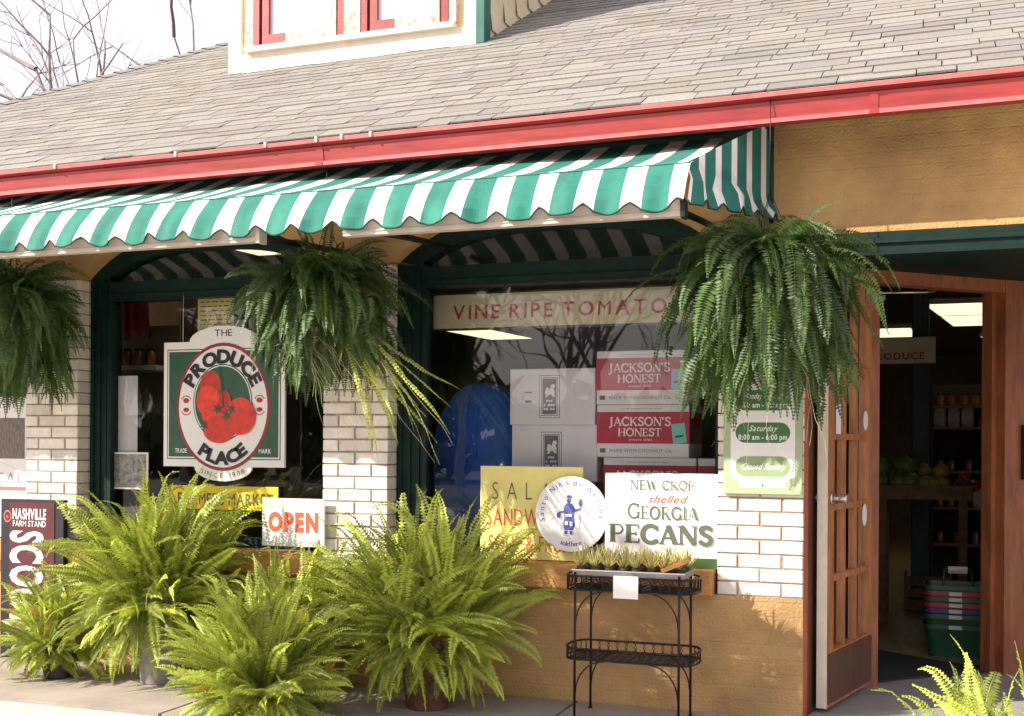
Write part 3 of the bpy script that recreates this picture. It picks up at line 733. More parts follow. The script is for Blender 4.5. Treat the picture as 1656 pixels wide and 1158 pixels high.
for sx in (-1, 1):
    for k in range(9):
        a = R(30+k*15); pl(mb, ell(cx+sx*.262+.036*math.cos(a), czs+.015+.036*math.sin(a), .0045, .0045, 8), Y-.006)
        pl(mb, ell(cx+sx*.262+.036*math.cos(a), czs-.03-.036*math.sin(a), .0045, .0045, 8), Y-.006)
    pl(mb, ell(cx+sx*.262, czs+.022, .022, .016, 14), Y-.0065); pl(mb, ell(cx+sx*.262, czs-.035, .022, .014, 14), Y-.0065)
mb.build('ornament', 'ink_red', t)
mb = MB(); put(mb, 'THE', cx, z1+.030, .044, Y-.0015, width=.125)
put_arc(mb, 'PRODUCE', cx, czo+.0, .234, .268, 153, 27, .082, Y-.0095, bold=.05, gap=.17, wscale=.096)
put_arc(mb, 'PLACE', cx, czo+.0, .292, .350, 234, 308, .078, Y-.0095, bold=.05, inner=True, gap=.17, wscale=.095)
mb.build('lettering', 'ink_black', t)
mb = MB(); put_arc(mb, 'SINCE  1988', cx, z0+.09, .26, .157, 232, 308, .030, Y-.0015, inner=True, gap=.2, wscale=.036); mb.build('since_lettering', 'ink_grey', t)  # grey ink carries the sun-washed look of these letters
mb = MB(); put(mb, 'TRADE', cx-.30, z0+.085, .028, Y-.0045, width=.085, bold=.02); put(mb, 'MARK', cx+.30, z0+.085, .028, Y-.0045, width=.085, bold=.02); mb.build('small_lettering', 'ink_white', t)
mb = MB(); 
for sx in (-.3, .3): mb.tube([(cx+sx, Y+.01, z1-.01), (cx+sx, Y+.012, 2.30)], .0015, 4)
mb.build('hanging_cord', 'ink_white', t)
# opening hours
x0, x1, z0, z1 = -.400, -.004, 1.137, 1.80; Y = -.028; cx = (x0+x1)/2
t = board('opening_hours_sign', x0, x1, z0, z1, Y, .022, 'sage', 'white opening hours sign with three green pills on the brick pier beside the door', 'sign')
mb = MB(); b_ = .036; n_ = .05
pl(mb, [(x0+b_+n_, z0+b_), (x1-b_-n_, z0+b_)]+arc(x1-b_, z0+b_, n_, n_, 180, 90, 6)+arc(x1-b_, z1-b_, n_, n_, 270, 180, 6)+arc(x0+b_, z1-b_, n_, n_, 360, 270, 6)+arc(x0+b_, z0+b_, n_, n_, 90, 0, 6), Y-.001); mb.build('panel', 'sign_white', t)
for k, (za, l1, l2) in enumerate(((1.565, 'Monday - Friday', '8:00 am - 6:30 pm'), (1.400, 'Saturday', '8:00 am - 6:00 pm'), (1.228, 'Closed Sunday', None))):
    mb = MB(); r_ = .052; pl(mb, arc(x1-.06-r_, za+r_, r_, r_, -90, 90, 10)+arc(x0+.06+r_, za+r_, r_, r_, 90, 270, 10), Y-.002); p_ = mb.build('pill', 'pill_green' if k < 2 else 'pill_sunlit', t)
    mb = MB()
    if l2: put(mb, l1, cx, za+.060, .030, Y-.003, width=.20 if k == 0 else .14, shear=.45, bold=.008); put(mb, l2, cx, za+.016, .028, Y-.003, width=.245, bold=.02)
    else: put(mb, l1, cx, za+.036, .034, Y-.003, width=.22, shear=.45, bold=.008)
    mb.build('lettering', 'ink_white', p_)
mb = MB(); mb.ball((cx, Y-.001, 1.185), .005, 8); mb.build('screw', 'dark_metal', t)
# long sign inside the right window
p = at(697, 475, .30); q = at(1160, 445, .30); x0, x1 = p.x, q.x; z0, z1 = 2.065, 2.262; Y = .30
t = thing('vegetable_banner_sign', 'long cream sign with red capitals hanging inside the right window above the boxes', 'sign', ((x0+x1)/2, Y, z0))
mb = MB(); c_ = .022; mb.slab([(x0+c_, z0), (x1-c_, z0), (x1, z0+c_), (x1, z1-c_), (x1-c_, z1), (x0+c_, z1), (x0, z1-c_), (x0, z0+c_)], Y, Y+.02); mb.build('board', 'sign_beige', t)
mb = MB(); mb.slab([(x0-.012, z0-.012), (x1+.012, z0-.012), (x1+.012, z1+.012), (x0-.012, z1+.012)], Y+.0201, Y+.03); mb.build('backing', 'sign_green', t)
mb = MB(); put(mb, 'VINE RIPE TOMATOES', (x0+x1)/2+.005, z0+.052, .085, Y-.001, width=(x1-x0)*.84, bold=.012, gap=.30, shear=.04); mb.build('lettering', 'ink_red', t)
mb = MB()
for x in (x0+.15, x1-.15): mb.tube([(x, Y+.015, z1), (x, Y+.015, 2.76)], .0015, 4)
mb.build('hanging_cord', 'dark_metal', t)
# cartons behind the right window
GBX = 'stacked cartons behind the right window'
def white_box(pxl, pxr, pyt, zb, h, label, crest=True):
    Y = .36; a, b = at(pxl, pyt, Y), at(pxr, pyt, Y)
    t = thing('carton', label, 'carton', ((a.x+b.x)/2, Y, zb), GBX)
    mb = MB(); mb.box(a.x, b.x, Y, Y+.34, zb, zb+h, bev=.004); mb.build('box', 'box_white', t)
    c = (a.x*.53+b.x*.47)+.0; zc = zb+h*.5; w_ = .062; hh = h*.38
    mb = MB()
    for k, (i, o) in enumerate((((w_, hh), (w_-.004, hh-.004)), ((w_-.012, hh-.012), (w_-.016, hh-.016)))):
        pl(mb, rect(c-i[0], c+i[0], zc-i[1], zc+i[1]), Y-.001-.001*k, 0); pl(mb, rect(c-o[0], c+o[0], zc-o[1], zc+o[1]), Y-.0015-.001*k, 1)
    pl(mb, rect(c-w_+.020, c+w_-.020, zc-hh+.022, zc+hh-.020), Y-.0032, 0)
    # rearing animal crest in white
    P = [(-.030,.01),(-.022,.05),(-.008,.055),(.0,.035),(.012,.075),(.03,.08),(.036,.06),(.026,.045),(.036,.02),(.03,.0),(.04,-.012),(.022,-.014),(.012,.004),(-.004,.002),(-.014,-.016),(-.03,-.016),(-.02,.0)]
    pl(mb, [(c+x*.95, zc+.01+z*.8) for x, z in P][::-1], Y-.004, 1)
    for k in range(3):
        for j in range(5):
            if (j*3+k) % 4: pl(mb, rect(c-.034+j*.014, c-.024+j*.014, zc-.03-k*.024, zc-.018-k*.024), Y-.004, 1)
    mb.build('crest', ['ink_grey', 'ink_white'], t)
    mb = MB()
    if crest:
        xx = a.x+.115
        pl(mb, rect(xx-.05, xx+.03, zc-.045, zc-.012), Y-.001, 1); pl(mb, rect(xx-.025, xx+.022, zc+.022, zc+.029), Y-.001, 0); pl(mb, rect(xx-.018, xx+.020, zc-.033, zc-.021), Y-.0015, 0)
        mb.build('stamp', ['ink_grey', 'ink_white'], t)
    return t
hb = .322
white_box(825, 963, 597, 1.498, .325, 'white corrugated carton with a grey crest, upper one of two behind the right window')
white_box(828, 966, 688, 1.172, .325, 'white corrugated carton with a grey crest, lower one of two behind the yellow salad board', False)
def red_box(pxl, pxr, zb, h, label, tagm, dep=.36, Y=.335, tilt=0., full=True):
    a, b = at(pxl, 600, Y), at(pxr, 600, Y); x0, x1 = a.x, b.x; W = x1-x0
    t = thing('carton', label, 'carton', ((x0+x1)/2, Y, zb), GBX)
    mb = MB(); mb.box(x0, x1, Y, Y+dep, zb, zb+h, bev=.004); mb.build('box', 'box_white' if False else 'sign_white', t)
    mb = MB(); zr0, zr1 = zb+h*.265, zb+h*.865
    mb.box(x0-.0015, x1+.0015, Y-.0015, Y+dep+.0015, zr0, zr1); mb.build('red_band', 'box_red', t)
    if full:
        mb = MB(); serif(mb, "JACKSON'S", (x0+x1)/2-.015, zb+h*.60, h*.165, Y-.003, width=W*.68, T=.17, t=.09, first=1.0)
        serif(mb, "HONEST", (x0+x1)/2-.015, zb+h*.405, h*.150, Y-.003, width=W*.48, T=.17, t=.09)
        put(mb, 'potato chips', (x0+x1)/2-.01, zb+h*.325, h*.035, Y-.003, width=W*.25, bold=.02); mb.build('lettering', 'ink_white', t)
        mb = MB(); put(mb, 'MADE WITH COCONUT OIL', (x0+x1)/2-.01, zb+h*.10, h*.062, Y-.001, width=W*.68, bold=.0, gap=.2)
        pl(mb, rect(x0+.018, x0+.05, zb+h*.09, zb+h*.17), Y-.001)
        put(mb, 'kettle cooked potato chips', (x0+x1)/2-.01, zb+h*.915, h*.03, Y-.001, width=W*.44); mb.build('fine_print', 'ink_grey', t)
    if tagm:
        mb = MB(); ca, sa = math.cos(tilt), math.sin(tilt); cxx, czz = x0+W*.895, zb+h*.46
        P = [(-.038,-.055),(.038,-.055),(.038,.055),(-.038,.055)]; Pq = [(cxx+u*ca-v*sa, czz+u*sa+v*ca) for u, v in P]
        pl(mb, Pq, Y-.006, 0); pl(mb, [(cxx+u*ca-v*sa, czz+u*sa+v*ca) for u, v in rect(-.024, .024, -.022, -.010)], Y-.0065, 1); mb.build('price_tag', [tagm, 'trim_green'], t)
    return t
zt = at(965, 568, .335).z; z2 = at(965, 655, .335).z; z3 = at(976, 740, .335).z
red_box(965, 1113, z2+.002, zt-z2-.003, 'red and white carton with a pale blue price tag, top of the stack', 'tag_blue')
red_box(966, 1115, z3+.002, z2-z3-.002, 'red and white carton with a mint green price tag, in the middle of the stack', 'tag_mint', tilt=.12)
red_box(977, 1127, z3-.305, .305, 'red and white carton at the bottom of the stack, half covered by the pecans poster', None)
red_box(1130, 1250, z3-.30, .30, 'red and white carton beside the bottom of the stack, mostly hidden by the brick pier', None, full=False)
t = thing('display_shelf', 'low dark wooden shelf inside the right window carrying the cartons', 'shelf', (-1.2, .5, 0))
mb = MB(); mb.box(-2.2, -.30, .30, .78, .745, .775); mb.build('shelf_top', 'shelf_dark', t)
for x in (-2.15, -.4):
    for y in (.33, .72): m = MB(); m.box(x, x+.05, y, y+.05, 0, .745); m.build('leg', 'shelf_dark', t)
def filler(x0, x1, y0, y1, z0, z1, label, m='box_brown'):
    t = thing('carton', label, 'carton', ((x0+x1)/2, y0, z0), GBX); mb = MB(); mb.box(x0, x1, y0, y1, z0, z1, bev=.004); mb.build('box', m, t)
    mb = MB(); mb.box((x0+x1)/2-.025, (x0+x1)/2+.025, y0-.001, y1+.001, z1-.06, z1+.001); mb.build('tape', 'box_brown', t)
filler(-1.70, -1.20, .37, .70, .776, 1.17, 'brown carton on the shelf supporting the white corrugated cartons')
filler(-1.16, -.63, .37, .70, .776, z3-.307, 'brown carton on the shelf under the red cartons, behind the pecans poster')
# blue domed canvas cover
t = thing('blue_canvas_cover', 'large domed blue canvas cover standing inside the right window left of the white cartons', 'cover', (-2.05, .75, 0))
mb = MB(); c = at(762, 700, .75); rr = .33; n = 26; m_ = 12
for i in range(m_+1):
    a = math.pi/2*i/m_
    for k in range(n):
        q = 2*math.pi*k/n; r_ = rr*(math.sin(a) if i else .001)**.9*(1+.015*math.sin(k*5)*math.sin(a)); mb.v.append(Vector((c.x+r_*math.cos(q), .95+r_*.62*math.sin(q), 1.30+.48*math.cos(a))))
for k in range(n):
    q = 2*math.pi*k/n; r_ = rr*(1+.05*math.sin(k*3)); mb.v.append(Vector((c.x+r_*math.cos(q), .95+r_*.62*math.sin(q), .02)))
for i in range(m_+1):
    for k in range(n):
        j = (k+1) % n; mb.f.append([i*n+k, (i+1)*n+k, (i+1)*n+j, i*n+j]); mb.mi.append(0); mb.t.append(1); mb.sm.append(True)
mb.build('canvas', 'blue_cloth', t)
mb = MB(); 
for k in range(0, n, 4):
    q = 2*math.pi*k/n; mb.tube([(c.x+rr*1.0*math.sin(a)**.9*math.cos(q)*1.004, .95+rr*.62*math.sin(a)**.9*math.sin(q)*1.004, 1.302+.48*math.cos(a)) for a in [math.pi/2*i/8 for i in range(1, 9)]], .004, 5)
mb.build('seam', 'blue_cloth', t)
# salad board, round sign, pecan poster, open sign, banner
t = board('salad_board', -1.795, -1.19, .742, 1.262, .098, .012, 'board_yellow', 'yellow menu board with thin green and red capitals behind the round white sign', 'sign', GS)
mb = MB(); put(mb, 'SALAD', -1.492, 1.075, .105, .0965, width=.46, bold=-.012, gap=.75); mb.build('lettering', 'ink_olive', t)
mb = MB(); put(mb, 'SANDWICHES', -1.492, .93, .10, .0965, width=.53, bold=.0, gap=.2); put(mb, 'SOUP & FRUIT', -1.492, .79, .09, .0965, width=.50, gap=.2); mb.build('red_lettering', 'ink_orange', t)
cx, cz, r_ = -1.243, 1.006, .206; Y = .052
t = thing('round_sign', 'round white sign with a small blue robed figure and lettering round its rim', 'sign', (cx, Y, cz-r_), GS)
mb = MB(); mb.slab(ell(cx, cz, r_, r_, 56), Y, Y+.012); mb.build('disc', 'sign_white', t)
mb = MB(); put_arc(mb, 'Santo Niño de Atocha', cx, cz, .157, .157, 196, -8, .030, Y-.001, gap=.22, wscale=.034, bold=.0)
put_arc(mb, 'sold here', cx, cz, .176, .176, 250, 290, .026, Y-.001, inner=True, gap=.2, wscale=.030, bold=.012); mb.build('lettering', 'ink_blue', t)
mb = MB()
fig = lambda P, k: pl(mb, [(cx-.012+x, cz-.01+z) for x, z in P], Y-.001-.0005*k)
fig(ell(.0, .083, .013, .014, 12), 1); fig([(-.02,.098),(.02,.098),(.010,.112),(-.010,.112)], 2)
fig([(-.018,.068),(-.030,.045),(-.026,.0),(-.032,-.05),(-.022,-.078),(.022,-.078),(.034,-.05),(.028,.0),(.034,.04),(.018,.068)], 3)
fig([(.030,.035),(.034,.022),(.066,.035),(.066,.045)], 4); fig([(-.028,.03),(-.026,.018),(-.058,.012),(-.058,.022)], 5)
fig([(.058,-.07),(.061,-.07),(.069,.09),(.066,.09)], 6); fig(ell(.066, .075, .009, .022, 10), 7); fig(ell(-.060, .002, .012, .016, 10), 8)
fig([(-.026,-.082),(-.006,-.082),(-.010,-.10),(-.022,-.10)], 9); fig([(.004,-.082),(.022,-.082),(.018,-.102),(.006,-.102)], 10)
mb.build('figure_emblem', 'ink_blue', t)
mb = MB(); 
for k, (a, b, c2, d) in enumerate(((-.018,.018,-.004,.010), (-.022,-.004,-.05,-.03), (.006,.022,-.055,-.03))): pl(mb, rect(cx-.012+a, cx-.012+b, cz-.01+c2, cz-.01+d), Y-.0075-.0002*k)
mb.build('emblem_detail', 'curtain', t)
x0, x1, z0, z1, Y = -1.046, -.438, .742, 1.236, .030; cx = (x0+x1)/2
t = board('nut_poster', x0, x1, z0, z1, Y, .010, 'sign_white', 'large white poster about pecans in black and red letters standing on the ledge', 'sign', GS)
mb = MB(); serif(mb, 'NEW CROP', cx+.01, z0+.405, .052, Y-.001, width=.35, T=.13, t=.07, gap=.07)
serif(mb, 'GEORGIA', cx+.01, z0+.250, .068, Y-.001, width=.38, T=.14, t=.07, gap=.04, first=1.22)
serif(mb, 'PECANS', cx+.0, z0+.122, .098, Y-.001, width=.56, T=.23, t=.09, gap=.04); mb.build('lettering', 'ink_olive', t)
mb = MB(); put(mb, 'shelled', cx+.03, z0+.338, .042, Y-.001, width=.20, shear=.5, bold=.015); mb.build('red_lettering', 'ink_orange', t)
mb = MB(); mb.box(x0+.002, x1-.002, Y-.003, Y-.0005, z0+.002, z0+.052); mb.build('green_edge', 'leafy', t)
x0, x1 = -3.13, -2.71
t = board('open_sign', x0, x1, .775, 1.058, -.045, .008, 'sign_white', 'white open sign in red capitals leaning on the middle brick pillar', 'sign', GS)
mb = MB(); put(mb, 'OPEN', (x0+x1)/2+.002, .868, .108, -.0465, width=.335, bold=.06, gap=.15); mb.build('lettering', 'ink_orange', t)
p = at(298, 792, .13); q = at(450, 788, .13); r2 = at(450, 827, .13)
t = board('market_banner', p.x-.1, q.x, r2.z, q.z, .13, .004, 'banner_yellow', 'yellow banner with dark capitals low in the left window behind the ferns', 'banner', GS)
mb = MB(); put(mb, 'FARMERS MARKET', (p.x+q.x)/2-.04, r2.z+.030, .075, .1285, width=(q.x-p.x)*1.02, bold=.02, gap=.2); mb.build('lettering', 'ink_olive', t)
def sheet(name, px0, py0, px1, py1, Y, m, label, cat='notice', th=.002):
    a, b = at(px0, py0, Y), at(px1, py1, Y); t = board(name, a.x, b.x, b.z, a.z, Y, th, m, label, cat, GS); return t, a, b
t, a, b = sheet('handwritten_notice', 320, 468, 378, 541, .185, 'paper_yellow', 'pale yellow handwritten notice taped to the glass above the tomato sign')
mb = MB()
for k in range(9):
    z = a.z-.03-k*.028; x = a.x+.02
    while x < b.x-.03:
        l_ = rnd.uniform(.015, .05); pl(mb, rect(x, min(x+l_, b.x-.015), z, z+.007), .184); x += l_+.012
mb.build('writing', 'ink_olive', t)
t, a, b = sheet('blank_notice', 186, 608, 222, 731, .19, 'paper', 'tall blank white sheet on the left edge of the left window')
mb = MB(); 
for k in range(5): pl(mb, rect(a.x+.02, b.x-.02-.02*(k % 2), a.z-.05-k*.012, a.z-.046-k*.012), .189)
mb.build('writing', 'curtain', t)
t, a, b = sheet('photo_print', 182, 731, 239, 792, .155, 'paper', 'small framed photo print in the lower left corner of the left window', 'picture', .006)
mb = MB(); mb.box(a.x+.012, b.x-.012, .1535, .1548, b.z+.012, a.z-.012); mb.build('picture', 'photo_print', t)
for nm, pts in (('handwritten_notice', None),):
    pass
# sign in the window at the far left
a, b = at(-60, 642, .10), at(42, 800, .10)
t = board('local_food_sign', a.x, b.x-.0, .745, a.z, .10, .010, 'sign_white', 'white poster with a dark landscape photo and pale capitals at the left edge', 'sign', GS)
mb = MB(); z_ = at(42, 742, .1).z; mb.box(a.x+.003, b.x-.012, .0985, .0997, z_, at(42, 676, .1).z); mb.build('picture', 'photo_brush', t)
mb = MB(); put(mb, 'LOCAL', b.x-.225, at(42, 781, .1).z, .07, .0985, width=.40, gap=.35); mb.build('lettering', 'pot_grey', t)
mb = MB(); zz = at(30, 758, .1).z; mb.ribbon([(b.x-.45, zz-.04), (b.x-.34, zz), (b.x-.22, zz+.045), (b.x-.10, zz), (b.x-.015, zz-.04)], .007, lambda u, v: (u, .0983, v)); mb.build('barn_outline', 'curtain', t)
mb = MB(); zz = at(30, 790, .1).z; mb.box(a.x+.003, b.x-.004, .0985, .0996, zz-.014, zz+.012); mb.build('red_stripe', 'gutter_lip', t)
# dark board with vertical letters leaning on the left pillar
p = at(5, 805, -.10); q = at(107, 800, -.10); Y = -.12
x0, x1, z1 = p.x+.0, q.x+.0, 1.015
t = thing('sidewalk_board', 'dark burgundy board with big sideways white letters leaning on the left brick pillar', 'sign', ((x0+x1)/2, Y, 0))
mb = MB(); mb.box(x0, x1, Y, Y+.035, .0, z1, bev=.004); mb.build('board', 'board_dark', t)
mb = MB(); mb.box(x0+.075, x1-.07, Y-.004, Y-.0005, .13, z1-.018); mb.build('face', 'burgundy', t)
mb = MB(); put(mb, 'NASHVILLE', x0+.235, z1-.125, .068, Y-.006, width=.265, bold=.03, gap=.12); put(mb, 'FARM STAND', x0+.235, z1-.172, .038, Y-.006, width=.26, bold=.01)
def putv(mb, text, x, ztop, h, L):            # letters turned a quarter to the right, reading downwards
    r, W = run(text, .035, .12); k = L/W
    for ch, xx, wd in r:
        vs, fs, _ = glyph(ch, .035); mb.add([(x+v*h, Y-.006, ztop-(xx+u)*k) for u, v in vs], fs)
putv(mb, 'SCOUT', x0+.095, z1-.20, .255, .60); mb.build('lettering', 'sign_white', t)
mb = MB(); pl(mb, ell(x0+.062, z1-.11, .032, .040, 18), Y-.0062, 0); pl(mb, ell(x0+.062, z1-.11, .024, .030, 16), Y-.0066, 1); put(mb, 'a', x0+.062, z1-.122, .03, Y-.007, width=.02, mi=0); mb.build('at_mark', ['gutter_lip', 'burgundy'], t)
#=PLANTS
# ------------------------------------------------------------------ ferns
def frond(mb, p, az, el, L, wmax, droop, rr, tone, npair=34, curl=0., side=0.):
    emin = rr.uniform(-1.45, -.95)
    pos = Vector(p); pts = [pos.copy()]; n = 16; ds = L/n; e = el; a = az; dirs = []
    for i in range(n):
        d = Vector((math.cos(a)*math.cos(e), math.sin(a)*math.cos(e), math.sin(e))); dirs.append(d)
        pos = pos+d*ds; pts.append(pos.copy())
        t = i/n; e -= droop*ds*(1+t)*(1 if e > emin else 0)+rr.gauss(0, .06); a += side*ds+rr.gauss(0, .10)
        if t > .75: e -= curl*ds
        if pts[-1].z < .015: pts[-1].z = .015; e = max(e, 0); pos = pts[-1].copy()
    dirs.append(dirs[-1])
    mb.tube(pts[::2]+[pts[-1]] if len(pts) % 2 == 0 else pts[::2], .0022, 3, 1, r1=.0007, cap=False)
    roll = rr.uniform(-1.25, 1.25)
    for k in range(npair):
        t = .06+.94*(k+.5)/npair; f = t*n; i = min(n-1, int(f)); c = pts[i].lerp(pts[i+1], f-i); d = dirs[i]
        sd = d.cross(UP)
        if sd.length < .08: sd = Vector((-math.sin(az), math.cos(az), 0))
        sd.normalize(); nr = sd.cross(d); sd2 = sd*math.cos(roll)+nr*math.sin(roll)
        wl = wmax*min(1, .35+t*3.2)*max(.10, (1-t**4.5))*rr.uniform(.85, 1.1)
        bw = L/npair*.52
        for s in (-1, 1):
            v = (sd2*s+d*.22+nr*(-.12+rr.uniform(-.2, .2))).normalized()
            m = c+v*wl*.5
            tip = c+v*wl+nr*(-.12*wl)
            mb.add([c, m-d*bw, tip, m+d*bw], [(0, 1, 2, 3)], 0, tone*rr.uniform(.88, 1.1) if not isinstance(tone, tuple) else tone)
def frond_set(rr, c, n, Lr, elr, droop, w, npair, tone=(.75, 1.2), azf=None, spread=.06, curl=0., bias=1., clump=0.):
    mb = MB(); c = Vector(c); cen = [(rr.gauss(0, .55), rr.gauss(0, .55)) for _ in range(7)]
    for i in range(n):
        az = azf(rr) if azf else rr.uniform(0, 2*math.pi)
        u = rr.random()
        el = elr[0]+(elr[1]-elr[0])*u**bias
        if clump and rr.random() < .3: el = rr.uniform(-.9, .3)
        sc_ = 1.0 if not clump else .58+.42*max(0, math.sin(max(el, 0)))**1.3
        L = rr.uniform(*Lr)*sc_
        o = c+Vector((math.cos(az), math.sin(az), 0))*spread*rr.uniform(.2, 1)*(1.4-u)
        if clump:
            q = cen[rr.randrange(7)]; o += Vector((q[0]*clump, q[1]*clump, 0))
            if math.hypot(o.x-c.x, o.y-c.y) > clump: o = c+(o-c)*(clump/math.hypot(o.x-c.x, o.y-c.y))
        tt = rr.uniform(*tone)
        if rr.random() < .03: L *= .8; brown = True
        else: brown = False
        frond(mb, o, az+rr.uniform(-.5, .5), el+rr.gauss(0, .12), L, w*rr.uniform(.7, 1.15), droop*rr.uniform(.4, 1.6), rr, tt if not brown else (1.15, .62, .6), npair, curl*rr.uniform(0, 2), rr.uniform(-.6, .6))
    return mb
GP = 'potted ferns standing along the shop front'; GH = 'fern baskets hanging under the eave'
def potted(seed, loc, ph, pr, potm, n, Lr, elr, droop, label, w=.030, npair=34, tone=(.30, 1.3), fm='fern_bright', fh=0, curl=5., spread=.85):
    rr = random.Random(seed); t = thing('potted_fern', label, 'fern', loc, GP)
    x, y, z = loc
    mb = MB(); mb.lathe((x, y, z), [(0, 0), (pr*.70, 0), (pr*.74, .01), (pr*.96, ph-.05), (pr*1.06, ph-.05), (pr*1.08, ph), (pr*.98, ph), (pr*.94, ph-.04)], 22); pot = mb.build('pot', potm, t)
    mb = MB(); mb.lathe((x, y, z), [(pr*.95, ph-.035), (pr*.5, ph-.015), (0, ph-.01)], 16); mb.build('soil', 'soil', pot)
    frond_set(rr, (x, y, z+ph-.03), n, Lr, elr, droop, w, npair, tone, spread=pr*spread, curl=curl, bias=.5, clump=pr).build('fronds', [fm, fm], t)
    return t
potted(11, (-1.88, -.42, 0), .42, .16, 'pot_wicker', 500, (.44, .86), (-.6, 1.55), .85, 'tall bushy fern in a dark wicker pot left of the wire plant stand', w=.047, npair=44)
potted(12, (-3.58, -.40, 0), .50, .15, 'pot_grey', 540, (.46, .90), (-.6, 1.55), .85, 'largest fern in a tall grey pot below the tomato sign', w=.047, npair=44)
potted(13, (-4.22, -.50, 0), .22, .11, 'pot_dark', 240, (.28, .58), (-.4, 1.5), 1.3, 'small fern in front of the dark burgundy board at the left', w=.042, npair=42)
potted(14, (-2.74, -.28, 0), .34, .15, 'pot_dark', 260, (.28, .62), (-.3, 1.5), 1.2, 'fern in the back row below the open sign, half hidden by the others', w=.040, npair=40)
potted(15, (-2.55, -.98, 0), .18, .15, 'pot_dark', 480, (.38, .70), (-.4, 1.55), .85, 'front fern standing low on the pavement at the bottom centre', w=.045, npair=44)
potted(16, (.88, -2.50, -.03), .38, .14, 'pot_dark', 190, (.26, .56), (.25, 1.5), .8, 'fern with curling frond tips close to the camera at the bottom right', w=.040, npair=46, curl=10., spread=1.1)
def hanging(seed, loc, n, Lr, label, lop=None, rtop=2.95, tone=(.6, 1.25), runners=0):
    rr = random.Random(seed); t = thing('hanging_fern', label, 'fern', loc, GH); x, y, z = loc
    mb = MB(); mb.lathe((x, y, z), [(0, -.17), (.09, -.17), (.145, -.01), (.155, 0), (.14, 0), (.13, -.02), (0, -.02)], 18); mb.build('basket', 'pot_dark', t)
    mb = MB()
    for k in range(3):
        a = 2*math.pi*k/3+.3; mb.tube([(x+.148*math.cos(a), y+.148*math.sin(a), z), (x, y, z+.36)], .0018, 4)
    mb.tube([(x, y, z+.36), (x, y, rtop)], .0025, 4); mb.build('hanger', 'dark_metal', t)
    az = (lambda r: lop[0]+r.gauss(0, lop[1])) if lop else None
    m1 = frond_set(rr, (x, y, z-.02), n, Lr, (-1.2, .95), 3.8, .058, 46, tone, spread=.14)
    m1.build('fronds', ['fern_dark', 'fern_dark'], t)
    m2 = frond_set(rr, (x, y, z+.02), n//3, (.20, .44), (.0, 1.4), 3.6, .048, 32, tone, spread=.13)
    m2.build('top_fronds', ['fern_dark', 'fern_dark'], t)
    if runners:
        mb = MB()
        for k in range(runners):
            a = rr.uniform(-2.9, -.2); p0 = Vector((x+.2*math.cos(a), y+.2*math.sin(a), z-.25)); P = [p0]
            dx = rr.uniform(.1, .85) if runners > 18 else rr.uniform(-.1, .25); L = rr.uniform(.35, .75)
            for q in range(1, 9): s = q/8; P.append(p0+Vector((dx*L*s*1.2, -.05*s, -L*s*(.75+.25*s)))+Vector((.01*math.sin(q*2+k), .01*math.cos(q+k), 0)))
            mb.tube(P, .0017, 3, 0, r1=.0008, cap=False)
        mb.build('runners', 'runner', t)
    return t
hanging(21, (-.12, -.42, 2.24), 400, (.28, .80), 'big dark fern basket hanging at the right corner of the awning beside the door', rtop=3.05, runners=14)
hm = hanging(22, (-2.50, -.42, 2.24), 350, (.26, .66), 'fern basket with long straw-coloured runners blown over the middle brick pillar', rtop=2.86, runners=22)
hanging(23, (-4.66, -.42, 2.24), 350, (.28, .74), 'dark fern basket hanging over the left brick pillar, cut by the photo edge', rtop=2.86, runners=4)
# wind-blown lopsided fronds of the middle basket
rr = random.Random(5); mb = MB()
for k in range(16):
    frond(mb, Vector((-2.45+rr.uniform(-.05, .15), -.45, 2.05)), rr.uniform(-.5, .2), -.75+rr.uniform(-.2, .2), rr.uniform(.5, 1.0), .017, .35, rr, rr.uniform(.8, 1.3), 40)
mb.build('trailing_fronds', ['fern_bright', 'runner'], hm)

# ------------------------------------------------------------------ wire plant stand
SX0, SX1, SYF, SYB = -1.075, -.545, -.42, -.13
t = thing('wire_plant_stand', 'black wrought iron two-tier plant stand in front of the tan wall', 'plant stand', ((SX0+SX1)/2, (SYF+SYB)/2, 0))
def track(z, inset=0., n=10, bulge=.075):
    P = []; ym = (SYF+SYB)/2; ry = (SYB-SYF)/2-inset
    for i in range(n+1): a = -math.pi/2+math.pi*i/n; P.append((SX1+bulge*math.cos(a)-inset*.3, ym+ry*math.sin(a), z))
    for i in range(n+1): a = math.pi/2+math.pi*i/n; P.append((SX0+bulge*math.cos(a)+inset*.3, ym+ry*math.sin(a), z))
    return P
for (x, y) in ((SX0, SYF), (SX1, SYF), (SX0, SYB), (SX1, SYB)):
    m = MB(); m.tube([(x, y, 0), (x, y, .745)], .0065, 8); m.tube([(x, y, 0), (x, y, .010)], .011, 8); m.build('leg', 'dark_metal', t)
